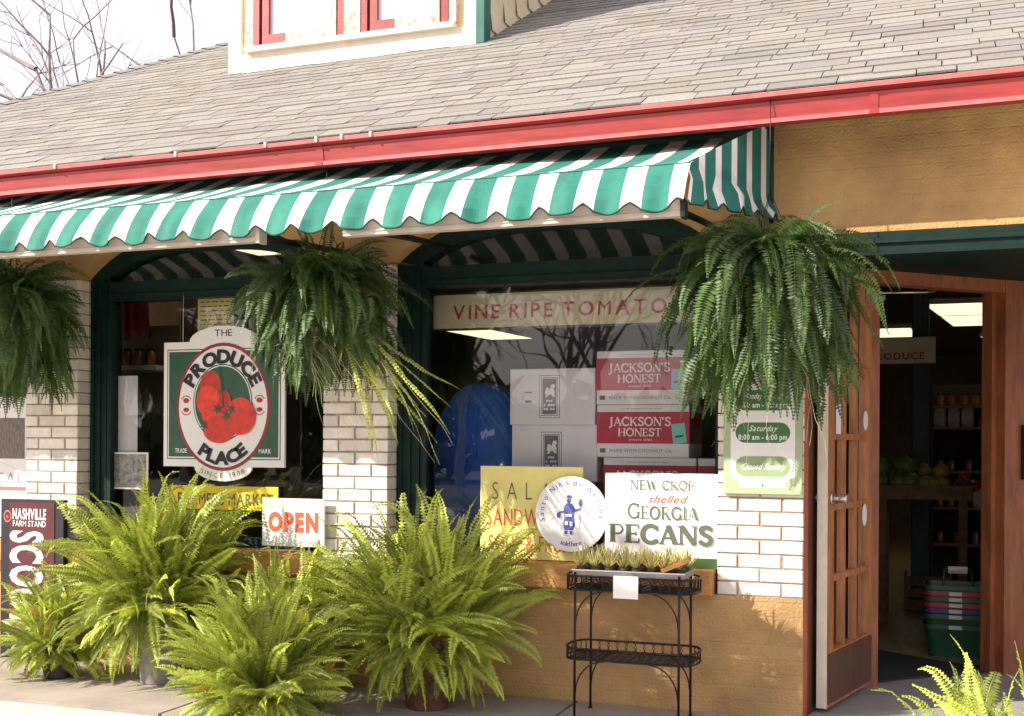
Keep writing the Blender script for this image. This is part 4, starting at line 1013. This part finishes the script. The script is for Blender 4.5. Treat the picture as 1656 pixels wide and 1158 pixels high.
def tier(z, hgt, name):
    mb = MB()
    mb.tube(track(z), .0045, 6, closed=True); mb.tube(track(z+hgt), .0055, 6, closed=True)
    for k in range(1, 9):
        y = SYF+(SYB-SYF)*k/9; mb.tube([(SX0-.05, y, z), (SX1+.05, y, z)], .0025, 4)
    for k in range(13): x = SX0+(SX1-SX0)*k/12; mb.tube([(x, SYF, z+.001), (x, SYB, z+.001)], .0025, 4)
    # loops between the rims
    path = [Vector(p) for p in track(z)]; path.append(path[0]); seg = []
    for a, b in zip(path[:-1], path[1:]):
        m = max(1, int((b-a).length/.047)); 
        for i in range(m): seg.append((a.lerp(b, i/m), a.lerp(b, (i+1)/m)))
    for a, b in seg:
        d = b-a; L = d.length
        if L < .01: continue
        c = (a+b)/2+UP*hgt*.5; d.normalize()
        mb.tube([c+d*(math.cos(q)*L*.62)+UP*(math.sin(q)*hgt*.48) for q in [2*math.pi*i/10 for i in range(10)]], .0022, 4, closed=True)
    o = mb.build(name, 'dark_metal', t); return o
tier(.305, .055, 'lower_basket'); tier(.655, .070, 'upper_basket')
mb = MB()
def brace(mb, p, dx, dz, r): mb.tube([p+Vector((dx*(1-math.cos(a)), 0, dz*math.sin(a))) for a in [math.pi/2*i/8 for i in range(9)]], r, 6)
for z in (.655, .305):
    for y in (SYF, SYB):
        brace(mb, Vector((SX0+.004, y, z-.17)), .15, .168, .004); brace(mb, Vector((SX1-.004, y, z-.17)), -.15, .168, .004)
mb.build('brace', 'dark_metal', t)
mb = MB()
for s in (-1, 1):
    for (ox, sc_) in ((.10, 1), (.20, .8)):
        c = Vector(((SX0+SX1)/2+s*ox, SYF-.008, .688)); mb.tube([c+Vector((s*.040*math.cos(q)*(1-q/14)*sc_, 0, .028*math.sin(q)*(1-q/14))) for q in [i*.5 for i in range(20)]], .003, 5)
    mb.tube([((SX0+SX1)/2+s*.06, SYF-.008, .66), ((SX0+SX1)/2+s*.16, SYF-.008, .715)], .003, 5)
mb.build('scroll', 'dark_metal', t)
t = board('blank_card', -.872, -.745, .625, .737, SYF-.022, .002, 'paper', 'blank white card hanging on the front of the wire plant stand', 'card')
mb = MB(); 
for k in range(4): pl(mb, rect(-.85, -.77-.01*k, .70-k*.016, .702-k*.016), SYF-.0228)
mb.build('writing', 'curtain', t)
t = thing('seedling_tray', 'shallow grey tray on top of the wire plant stand', 'tray', ((SX0+SX1)/2, (SYF+SYB)/2, .728))
mb = MB(); a, b, c, d = SX0-.02, SX1+.02, SYF+.02, SYB-.02
mb.box(a, b, c, d, .728, .733); 
for (x0, x1, y0, y1) in ((a, b, c, c+.006), (a, b, d-.006, d), (a, a+.006, c+.0061, d-.0061), (b-.006, b, c+.0061, d-.0061)): mb.box(x0, x1, y0, y1, .7331, .757)
mb.build('tray', 'pot_grey', t); mb = MB(); mb.box(a-.004, b+.004, c-.004, c+.0001-.0002, .751, .757); mb.build('rim', 'steel', t)
GSU = 'small succulents in the tray on the plant stand'
rr = random.Random(3); protos = []
for kind in range(3):
    tt = thing('succulent', '', 'succulent', (0, 0, -5), GSU)
    mb = MB(); mb.lathe((0, 0, -5), [(0, 0), (.020, 0), (.026, .035), (.023, .035), (0, .030)], 10); mb.build('pot', 'pot_dark', tt)
    mb = MB()
    for k in range(26):
        az = rr.uniform(0, 6.28); el = rr.uniform(.35, 1.45); L = rr.uniform(.05, .11); d = Vector((math.cos(az)*math.cos(el), math.sin(az)*math.cos(el), math.sin(el)))
        p0 = Vector((0, 0, -5+.032)); tn = rr.choice(((1.15, 1.1, .9), (.75, .95, .7), (1.2, .85, .75), (1.2, 1.2, 1.1)))
        mb.tube([p0, p0+d*L*.45+UP*.004, p0+d*L*.85+UP*.012, p0+d*L+UP*.02], .0055 if kind else .007, 5, 0, r1=.0012, tone=tn)
    mb.build('leaves', 'succulent', tt); protos.append(tt)
k = 0
for i in range(8):
    for j in range(2):
        loc = (SX0+.01+i*.072+rr.uniform(-.008, .008), SYF+.075+j*.125+rr.uniform(-.01, .01), .734)
        lab = 'pale yellow green succulent in the %s row of the tray' % ('front' if j == 0 else 'back')
        src = protos[k % 3]
        if k < 3: src.location = loc; src['label'] = lab
        else: dup(src, loc, lab)
        k += 1
t = thing('wooden_marker', 'tilted brown wooden marker lying across the right end of the tray', 'marker', (-.56, -.32, .76))
mb = MB(); mb.obox((-.63, -.425, .757), (.125, .01, .055), (0, .05, 0), (-.008, 0, .020)); mb.build('stick', 'ledge_wood', t); mb = MB(); mb.obox((-.515, -.427, .8098), (.02, .0016, .009), (0, .054, 0), (-.009, 0, .022)); mb.build('end_band', 'box_brown', t)
#=INTERIOR
# ------------------------------------------------------------------ inside the shop
GL = 'fluorescent ceiling panels inside the shop'
def light(x0, x1, y0, y1, label, sk=0.):
    t = thing('ceiling_light', label, 'light', ((x0+x1)/2, (y0+y1)/2, 2.70), GL)
    mb = MB(); c = [(x0, y0), (x1, y0), (x1+sk, y1), (x0+sk, y1)]
    mb.add([(x, y, 2.702) for x, y in c], [(3, 2, 1, 0)]); mb.build('diffuser', 'light_panel', t)
    mb = MB(); e = .02; d = [(x0-e, y0-e), (x1+e, y0-e), (x1+sk+e, y1+e), (x0+sk-e, y1+e)]
    mb.add([(x, y, 2.704) for x, y in d]+[(x, y, 2.755) for x, y in d], [(3, 2, 1, 0), (0, 1, 5, 4), (1, 2, 6, 5), (2, 3, 7, 6), (3, 0, 4, 7)]); mb.build('housing', 'steel', t)
light(.51, 1.0, 5.50, 6.52, 'nearest fluorescent panel seen through the door, front half of a pair', .13)
light(.65, 1.14, 6.60, 7.66, 'fluorescent panel seen through the door, rear half of the near pair', .13)
light(-.40, .33, 7.75, 8.85, 'fluorescent panel above the hanging produce sign', .06)
light(1.10, 1.70, 9.1, 10.4, 'farthest fluorescent panel at the right side of the doorway', .3)
light(-3.92, -3.22, .50, 1.08, 'fluorescent panel close behind the arched top of the left window', .05)
p = onz(722, 536, 2.70); light(p.x, p.x+.55, p.y, p.y+1.2, 'fluorescent panel deep in the shop seen below the cream sign', .1)
# hanging produce sign
a, b = at(1392, 547, 4.2), at(1513, 587, 4.2)
t = thing('hanging_department_sign', 'beige sign with dark capitals hanging inside beyond the open door', 'sign', ((a.x+b.x)/2, 4.2, b.z))
mb = MB(); mb.box(a.x, b.x, 4.2, 4.23, b.z, a.z, bev=.006); mb.build('board', 'sign_beige', t)
mb = MB(); put(mb, 'PRODUCE', (a.x+b.x)/2-.01, b.z+.035, .058, 4.198, width=(b.x-a.x)*.74, bold=.03, gap=.2); mb.build('lettering', 'ink_red', t)
mb = MB(); mb.tube([(a.x+.1, 4.215, a.z), (a.x+.1, 4.215, 2.76)], .003, 4); mb.tube([(b.x-.1, 4.215, a.z), (b.x-.1, 4.215, 2.76)], .003, 4); mb.build('hanging_cord', 'dark_metal', t)
# green post
p = at(1488, 700, 4.6)
t = thing('interior_post', 'dark green boxed post inside the shop below the produce sign', 'post', (p.x, 4.6, 0))
mb = MB(); mb.box(p.x-.07, p.x+.07, 4.6, 4.74, .0, 2.76, bev=.01); mb.build('shaft', 'post_green', t); mb = MB(); mb.box(p.x-.09, p.x+.09, 4.58, 4.76, .0, .14); mb.build('base', 'post_green', t)
# produce table
TY = 3.6; a, b = at(1380, 800, TY), at(1572, 797, TY)
TZ = b.z
t = thing('produce_table', 'dark wooden produce table inside the open door', 'table', ((a.x+b.x)/2, TY+.3, 0))
mb = MB(); mb.box(a.x, b.x, TY, TY+.7, TZ-.04, TZ); mb.box(a.x, b.x, TY-.02, TY, TZ-.06, TZ+.05); mb.build('table_top', 'crate_wood', t)
for x in (a.x+.22, b.x-.06):
    for y in (TY+.04, TY+.6): mb = MB(); mb.box(x-.03, x+.03, y, y+.06, 0, TZ-.04); mb.build('leg', 'crate_wood', t)
rr = random.Random(9); GPR = 'produce heaped on the table inside the door'
kinds = (('cabbage', 'produce_green', .085, 'pale green round cabbage heaped on the produce table'), ('squash', 'produce_yellow', .07, 'dull yellow squash heaped on the produce table'), ('pepper', 'produce_red', .05, 'dark red pepper heaped on the produce table'))
pr = []
for (nm, m, r_, lab) in kinds:
    t = thing(nm, lab, nm, (0, 0, 0), GPR); mb = MB(); mb.ball((0, 0, r_*.85), r_, 12, sq=(1, 1, .85))
    mb.build('fruit', m, t); mb = MB(); mb.tube([(0, 0, r_*1.55), (.006, 0, r_*1.95)], .010, 6, r1=.006); mb.build('stalk', 'produce_green', t); pr.append(t)
cnt = [0, 0, 0]; W_ = b.x-a.x
for i in range(26):
    k = 0 if i < 10 else (1 if i < 18 else 2); r_ = kinds[k][2]
    x = a.x+.10+W_*(.05+.36*rr.random() if k == 0 else .45+.22*rr.random() if k == 1 else .70+.22*rr.random()); y = TY+.12+.45*rr.random()
    z = TZ+(0 if rr.random() < .6 else r_*1.4)
    loc = (x, y, z)
    if cnt[k] == 0: pr[k].location = loc
    else: dup(pr[k], loc)
    cnt[k] += 1
# goods shelf at the back
SY = 6.0; a, b = at(1503, 600, SY), at(1640, 800, SY)
t = thing('goods_shelf', 'dark shelf unit with pale bags and jars deep inside the doorway', 'shelf', ((a.x+b.x)/2, SY, 0))
mb = MB(); mb.box(a.x, a.x+.04, SY, SY+.4, 0, 2.0); mb.build('side', 'shelf_dark', t); mb = MB(); mb.box(b.x, b.x+.04, SY, SY+.4, 0, 2.0); mb.build('side', 'shelf_dark', t)
mb = MB(); mb.box(a.x+.041, b.x-.001, SY+.38, SY+.4, 0, 2.0); mb.build('back', 'shelf_dark', t)
levels = [.45, .80, 1.15, at(1550, 690, SY).z, 1.78]
for z in levels: mb = MB(); mb.box(a.x+.041, b.x-.001, SY, SY+.379, z-.025, z); mb.build('shelf', 'crate_wood', t)
GJ = 'jars and bags on the shelf inside the door'
jar = thing('jar', 'small jar with dark lid on the shelf inside the doorway', 'jar', (0, 0, 0), GJ)
mb = MB(); mb.lathe((0, 0, 0), [(0, 0), (.034, 0), (.036, .02), (.036, .085), (.026, .10), (.026, .105), (0, .105)], 12); mb.build('body', 'jar_amber', jar); mb = MB(); mb.lathe((0, 0, .1055), [(.029, 0), (.029, .018), (0, .018)], 12); mb.build('lid', 'dark_metal', jar)
bag = thing('snack_bag', 'pale upright snack bag on the shelf inside the doorway', 'bag', (0, 0, 0), GJ)
mb = MB(); prf = [(-.05, 0), (.05, 0), (.056, .05), (.052, .14), (.045, .20), (-.045, .20), (-.052, .14), (-.056, .05)]
mb.add([(x, -.03 if .03 < z < .15 else -.006, z) for x, z in prf]+[(x, .03 if .03 < z < .15 else .006, z) for x, z in prf], [list(range(8)), list(range(15, 7, -1))]+[[i, i+8, (i+1) % 8+8, (i+1) % 8] for i in range(8)]); mb.build('pouch', 'bag_pale', bag); mb = MB(); mb.box(-.045, .045, -.004, .004, .2005, .225); mb.build('seal', 'produce_red', bag)
first = [True, True]
for li, z in enumerate(levels):
    x = a.x+.10
    while x < b.x-.08:
        usebag = (li == 3 and x < a.x+.42) or (li in (1,) and rr.random() < .5)
        k = 1 if usebag else 0; src = bag if usebag else jar
        loc = (x, SY+.10, z+.001)
        if first[k]: src.location = loc; first[k] = False
        else: dup(src, loc)
        x += .125 if usebag else rr.choice((.10, .12, .16))
# low crate
p = at(1462, 930, 4.3); q = at(1540, 890, 4.3)
t = thing('wooden_crate', 'low slatted wooden crate on the floor under the produce table', 'crate', ((p.x+q.x)/2, 4.3, 0))
for k in range(3): mb = MB(); mb.box(p.x, q.x, 4.3, 4.315, .02+k*.10, .10+k*.10); mb.build('slat', 'crate_wood', t)
for x in (p.x, q.x-.02): mb = MB(); mb.box(x, x+.02, 4.3155, 4.6, .0, .32); mb.build('end', 'crate_wood', t)
mb = MB(); mb.box(p.x+.021, q.x-.021, 4.32, 4.6, .01, .03); mb.build('bottom', 'crate_wood', t)
# stack of shopping baskets
GB = 'stack of shopping baskets inside the door'
bc = (onz(1487, 1058, 0)+onz(1612, 1070, 0))/2; bc = Vector((bc.x+.0, bc.y+.10, .004))
def basket(z, m, label, handle, name='shopping_basket'):
    t = thing(name, label, 'basket', (bc.x, bc.y, z), GB)
    def ring(w_, d_, zz, rad=.05, n=5):
        P = []
        for (sx, sy, a0) in ((1, 1, 0), (-1, 1, 90), (-1, -1, 180), (1, -1, 270)):
            for i in range(n+1): a = R(a0+90*i/n); P.append((bc.x+sx*(w_/2-rad)+rad*math.cos(a), bc.y+sy*(d_/2-rad)+rad*math.sin(a), z+zz))
        return P
    mb = MB(); rs = [ring(.36, .24, 0), ring(.41, .285, .20), ring(.415, .29, .215), ring(.43, .305, .215), ring(.43, .305, .185)]
    for r_ in rs: mb.v += [Vector(p) for p in r_]
    n = len(rs[0])
    for k in range(len(rs)-1):
        for i in range(n): mb.f.append([k*n+i, k*n+(i+1) % n, (k+1)*n+(i+1) % n, (k+1)*n+i]); mb.mi.append(0); mb.t.append(1); mb.sm.append(False)
    mb.f.append(list(range(n))[::-1]); mb.mi.append(0); mb.t.append(1); mb.sm.append(False)
    mb.build('tub', m, t)
    mb = MB(); yy = bc.y-.153
    mb.box(bc.x-.055, bc.x+.025, yy-.012, yy-.0005, z+.188, z+.212); mb.build('grip', 'handle_white' if not handle else 'basket_green', t)
    if handle:
        for (dy, hh) in ((-.03, .10), (.03, .075)):
            mb = MB(); mb.tube([(bc.x-.09, bc.y+dy*4, z+.215), (bc.x-.085, bc.y+dy, z+.215+hh), (bc.x+.085, bc.y+dy, z+.215+hh), (bc.x+.09, bc.y+dy*4, z+.215)], .007, 6); mb.build('handle', 'basket_green', t)
            mb = MB(); mb.box(bc.x-.06, bc.x+.06, bc.y+dy-.012, bc.y+dy+.012, z+.205+hh, z+.230+hh); mb.build('handle_grip', 'handle_white', t)
st_ = [('basket_green', 'lowest dark green basket of the stack inside the door'), ('basket_green', 'second green basket from the floor in the stack inside the door'), ('basket_blue', 'dark blue shopping basket in the middle of the stack'), ('basket_red', 'lower red shopping basket in the stack, just above the blue one'), ('basket_green', 'green shopping basket between the two red baskets of the stack'), ('basket_red', 'upper red shopping basket in the stack'), ('basket_green', 'topmost green basket of the stack with white handle grips')]
for k, (m, lab) in enumerate(st_): basket(.004+k*.038+(.0 if k < 1 else .03), m, lab, k == len(st_)-1)
# dark mat
mb = MB(); P = [onz(1412, 1106, 0), onz(1470, 1099, 0), onz(1640, 1085, 0), onz(1528, 1073, 0), onz(1414, 1052, 0)]
mb.slab([(0, 0)]*0 or [(0,0),(1,0),(1,1)], 0, 0) if False else None
mb.add([(p.x, p.y, .012) for p in P]+[(p.x, p.y, .005) for p in P], [(0,1,2,3,4)]+[(i, i+5, (i+1) % 5+5, (i+1) % 5) for i in range(5)])
tag(mb.build('door_mat', 'mat_rubber'), 'dark rubber door mat on the floor just inside the open door', 'mat')
# behind the left window
def inbox(px0, py0, px1, py1, Y): return at(px0, py1, Y).x, at(px1, py1, Y).x, at(px0, py1, Y).z, at(px0, py0, Y).z
x0, x1, z0, z1 = inbox(160, 592, 252, 600, .75)
t = thing('window_shelf', 'pale wall shelf with jars seen at the left edge of the left window', 'shelf', ((x0+x1)/2, .75, z0))
mb = MB(); mb.box(x0, x1, .75, 1.0, z0, z1); mb.build('shelf_board', 'handle_white', t); mb = MB(); mb.box(x0, x1, 1.0, 1.02, z0-.3, z1+.3); mb.build('back_panel', 'interior_wall', t)
for k in range(4): dup(jar, (x0+.08+k*.10, .83, z1+.001), 'jar on the pale shelf behind the left window')
x0, x1, z0, z1 = inbox(292, 470, 313, 930, 1.1)
t = thing('wooden_post', 'brown wooden post standing inside the left window beside the notice', 'post', ((x0+x1)/2, 1.1, 0)); mb = MB(); mb.box(x0, x1, 1.1, 1.2, 0, 2.7, bev=.006); mb.build('shaft', 'wood_dark', t); mb = MB(); mb.box(x0-.02, x1+.02, 1.08, 1.22, 2.7, 2.755); mb.build('cap', 'wood_dark', t)
x0, x1, z0, z1 = inbox(190, 478, 242, 540, .9)
t = thing('hanging_cloth', 'dark red cloth hanging in the upper left of the left window', 'cloth', ((x0+x1)/2, .9, z0)); mb = MB(); n = 14
for i in range(n+1):
    x = x0+(x1-x0)*i/n; y = .9+.025*math.sin(i*1.7)
    mb.v += [Vector((x, y, z1)), Vector((x+.01*math.sin(i), y+.02, z0+.06*math.sin(i*1.3)))]
for i in range(n): mb.f.append([2*i+1, 2*i+3, 2*i+2, 2*i]); mb.mi.append(0); mb.t.append(1); mb.sm.append(True)
mb.build('fabric', 'red_cloth', t); mb = MB(); mb.tube([(x0-.05, .9, z1), (x1+.05, .9, z1)], .008, 6); mb.build('rod', 'dark_metal', t)
x0, x1, z0, z1 = inbox(235, 490, 292, 580, 1.6)
t = thing('pinboard', 'plain tan board on the wall behind the left window', 'board', ((x0+x1)/2, 1.6, z0)); mb = MB(); mb.box(x0, x1, 1.6, 1.62, z0, z1); mb.build('panel', 'box_brown', t)
mb = MB(); 
for (a0, a1, b0, b1) in ((x0-.02, x1+.02, z1, z1+.02), (x0-.02, x1+.02, z0-.02, z0)): mb.box(a0, a1, 1.59, 1.625, b0, b1)
mb.build('frame', 'wood_dark', t)
x0, x1, z0, z1 = inbox(457, 585, 474, 610, .5)
t = thing('blue_card', 'small pale blue card behind the right edge of the tomato sign', 'card', ((x0+x1)/2, .5, z0)); mb = MB(); mb.box(x0, x1, .5, .503, z0, z1); mb.build('card', 'sky_poster', t); mb = MB(); mb.box(x0+.01, x1-.01, .498, .4995, z0+.02, z0+.05); mb.build('band', 'paper', t)
t = thing('window_plant', 'leafy green plant inside the left window left of the middle pillar', 'plant', (-2.95, .42, .75)); mb = MB(); mb.lathe((-2.95, .42, .75), [(0, 0), (.07, 0), (.095, .15), (.085, .15), (0, .13)], 14); mb.build('pot', 'pot_dark', t)
mb = MB()
for k in range(60):
    az = rr.uniform(0, 6.28); el = rr.uniform(-.2, 1.4); d = Vector((math.cos(az)*math.cos(el), math.sin(az)*math.cos(el), math.sin(el))); p0 = Vector((-2.95, .42, .89)); L = rr.uniform(.08, .28); s_ = d.cross(UP); s_.normalize() if s_.length > .01 else None
    c_ = p0+d*L; mb.add([c_-d*.04, c_+s_*.022, c_+d*.05-UP*.012, c_-s_*.022], [(0,1,2,3)])
    mb.tube([p0, c_], .002, 3, cap=False)
mb.build('leaves', 'leafy', t)
t = thing('dark_bottle', 'dark bottle standing left of the lower white carton', 'bottle', (-1.78, .42, .776)); p = at(812, 735, .42)
mb = MB(); mb.lathe((p.x, .42, .776), [(0, 0), (.05, 0), (.052, .02), (.052, .30), (.04, .36), (.022, .42), (.022, .48)], 14); mb.build('body', 'board_dark', t); mb = MB(); mb.lathe((p.x, .42, .776), [(.025, .481), (.025, .51), (0, .51)], 12); mb.build('cap', 'steel', t)

# ------------------------------------------------------------------ trees
def limb(mb, p, d, L, r, depth, rr, wig=.22, kids=(2, 3), minr=.004, up=.06):
    n = 6; pts = [p.copy()]; d = d.normalized(); ds = L/n
    for i in range(n):
        d = (d+Vector((rr.gauss(0, wig), rr.gauss(0, wig), rr.gauss(0, wig)+up))*.35).normalized(); pts.append(pts[-1]+d*ds)
    mb.tube(pts, r, 6 if r > .03 else 4 if r > .012 else 3, 0, r1=max(minr*.5, r*.30), cap=False)
    if depth <= 0: return
    for k in range(rr.randint(*kids)+1):
        i = rr.randint(2, n); b = pts[i]; ax = Vector((rr.gauss(0, 1), rr.gauss(0, 1), rr.gauss(0, 1))); ax = (ax-d*ax.dot(d)).normalized()
        ang = rr.uniform(.45, .95); nd = d*math.cos(ang)+ax*math.sin(ang)
        limb(mb, b, nd, L*rr.uniform(.5, .78), max(minr, r*rr.uniform(.42, .62)), depth-1, rr, wig, kids, minr, up)
GT = 'bare winter trees around the shop'
def bare(seed, loc, H, lean, label, depth=4, minr=.006, r0=None):
    rr = random.Random(seed); t = thing('bare_tree', label, 'tree', loc, GT); p = Vector(loc); r0 = r0 or H*.016
    mb = MB(); pts = [p+Vector((lean*(i/6)**1.5*H*.3+.05*math.sin(i+seed), .04*math.cos(i*2+seed), H*.42*i/6)) for i in range(7)]; mb.tube(pts, r0, 10, r1=r0*.7, cap=False); mb.tube([p-UP*.05, p+UP*.3], r0*1.5, 10, r1=r0*1.0, cap=False); mb.build('trunk', 'bark', t)
    mb = MB(); top = pts[-1]
    for k in range(5):
        a = 6.28*k/5+rr.uniform(-.4, .4); e = rr.uniform(.5, 1.2); limb(mb, pts[rr.randint(4, 6)], Vector((math.cos(a)*math.cos(e)+lean*.5, math.sin(a)*math.cos(e), math.sin(e))), H*rr.uniform(.24, .36), r0*rr.uniform(.45, .6), depth, rr, minr=minr, kids=(1, 2))
    limb(mb, top, Vector((lean, 0, 1)), H*.33, r0*.66, depth, rr, minr=minr, kids=(1, 3))
    mb.build('branches', 'bark', t); return t
d = ray(225, 110); p = CAMLOC+d*17; bare(31, (p.x+.2, p.y, -.1), 9.5, -.35, 'bare tree rising behind the roof left of the dormer', r0=.12, minr=.0045)
d = ray(325, 90); p = CAMLOC+d*22; bare(37, (p.x+.4, p.y, -.1), 12, -.05, 'thin bare tree behind the roof beside the dormer corner', r0=.09, minr=.0045)
t0 = bare(35, (-9, -27, -.1), 10, .05, 'bare tree across the street mirrored in the shop windows', minr=.012)
for (x, y) in ((-14, -29), (-20, -26), (-4, -30), (1, -27), (-26, -31), (-12, -34)): dup(t0, (x, y, -.1))
rr = random.Random(4); mb = MB()
for k in range(5200):
    x = rr.uniform(-75, 30); y = -38+rr.gauss(0, 1.6); hmax = 3.4+1.3*math.sin(x*.21)+.8*math.sin(x*.63+1); z = hmax*rr.random()**.8
    s_ = rr.uniform(.25, .7); v = [Vector((rr.gauss(0, s_), rr.gauss(0, s_*.5), rr.gauss(0, s_))) for _ in range(4)]
    mb.add([Vector((x, y, z))+q for q in v], [(0,1,2,3)])
struct(mb.build('far_hedgerow', 'leaf_tree'), 'stuff')
# unseen tree, added to cast shade on the wall below the right window
TC = Vector((-.52, 0, -.22))+S*(4.4/ -S.y if False else 4.4/math.hypot(S.x, S.y)*math.hypot(S.x, S.y)/1.0)
dS = 4.0/(-S.y); TC = Vector((-.55, 0, -.16))+S*dS
t = thing('added_shade_tree', 'small leafy tree added out of view to shade the tan wall', 'tree', (TC.x, TC.y, -.1))
mb = MB(); mb.tube([(TC.x, TC.y, -.1), (TC.x+.04, TC.y+.02, TC.z*.5), (TC.x, TC.y, TC.z)], .06, 8, r1=.03)
for k in range(9):
    a = k*.7; mb.tube([(TC.x, TC.y, TC.z-.5+.06*k), (TC.x+.3*math.cos(a), TC.y+.3*math.sin(a), TC.z-.2+.08*k), (TC.x+.6*math.cos(a), TC.y+.6*math.sin(a), TC.z+.05*k)], .018, 5, r1=.006)
mb.build('trunk', 'bark', t)
mb = MB()
for k in range(1500):
    v = Vector((rr.gauss(0, 1), rr.gauss(0, 1), rr.gauss(0, 1))).normalized()*rr.random()**.4; c_ = TC+Vector((v.x*.78, v.y*.78, v.z*.80)); s_ = rr.uniform(.05, .10)
    a = Vector((rr.gauss(0, 1), rr.gauss(0, 1), rr.gauss(0, .6))).normalized(); b = a.cross(Vector((rr.gauss(0, 1), rr.gauss(0, 1), rr.gauss(0, 1)))).normalized()
    mb.add([c_-a*s_, c_+b*s_*.5, c_+a*s_, c_-b*s_*.5], [(0,1,2,3)])
mb.build('crown', 'leaf_tree', t)

rr = random.Random(12); mb = MB()
for k in range(150):
    x = rr.uniform(-5, 1.5); y = -.03-abs(rr.gauss(0, .28)); a = rr.uniform(0, 6.28); s_ = rr.uniform(.006, .018); d = Vector((math.cos(a), math.sin(a), rr.uniform(-.1, .3))); e = Vector((-math.sin(a), math.cos(a), rr.uniform(-.2, .3)))
    c_ = Vector((x, y, .006)); mb.add([c_-d*s_, c_+e*s_*.5, c_+d*s_, c_-e*s_*.5], [(0,1,2,3)])
struct(mb.build('dry_leaf_litter', 'box_brown'), 'stuff')
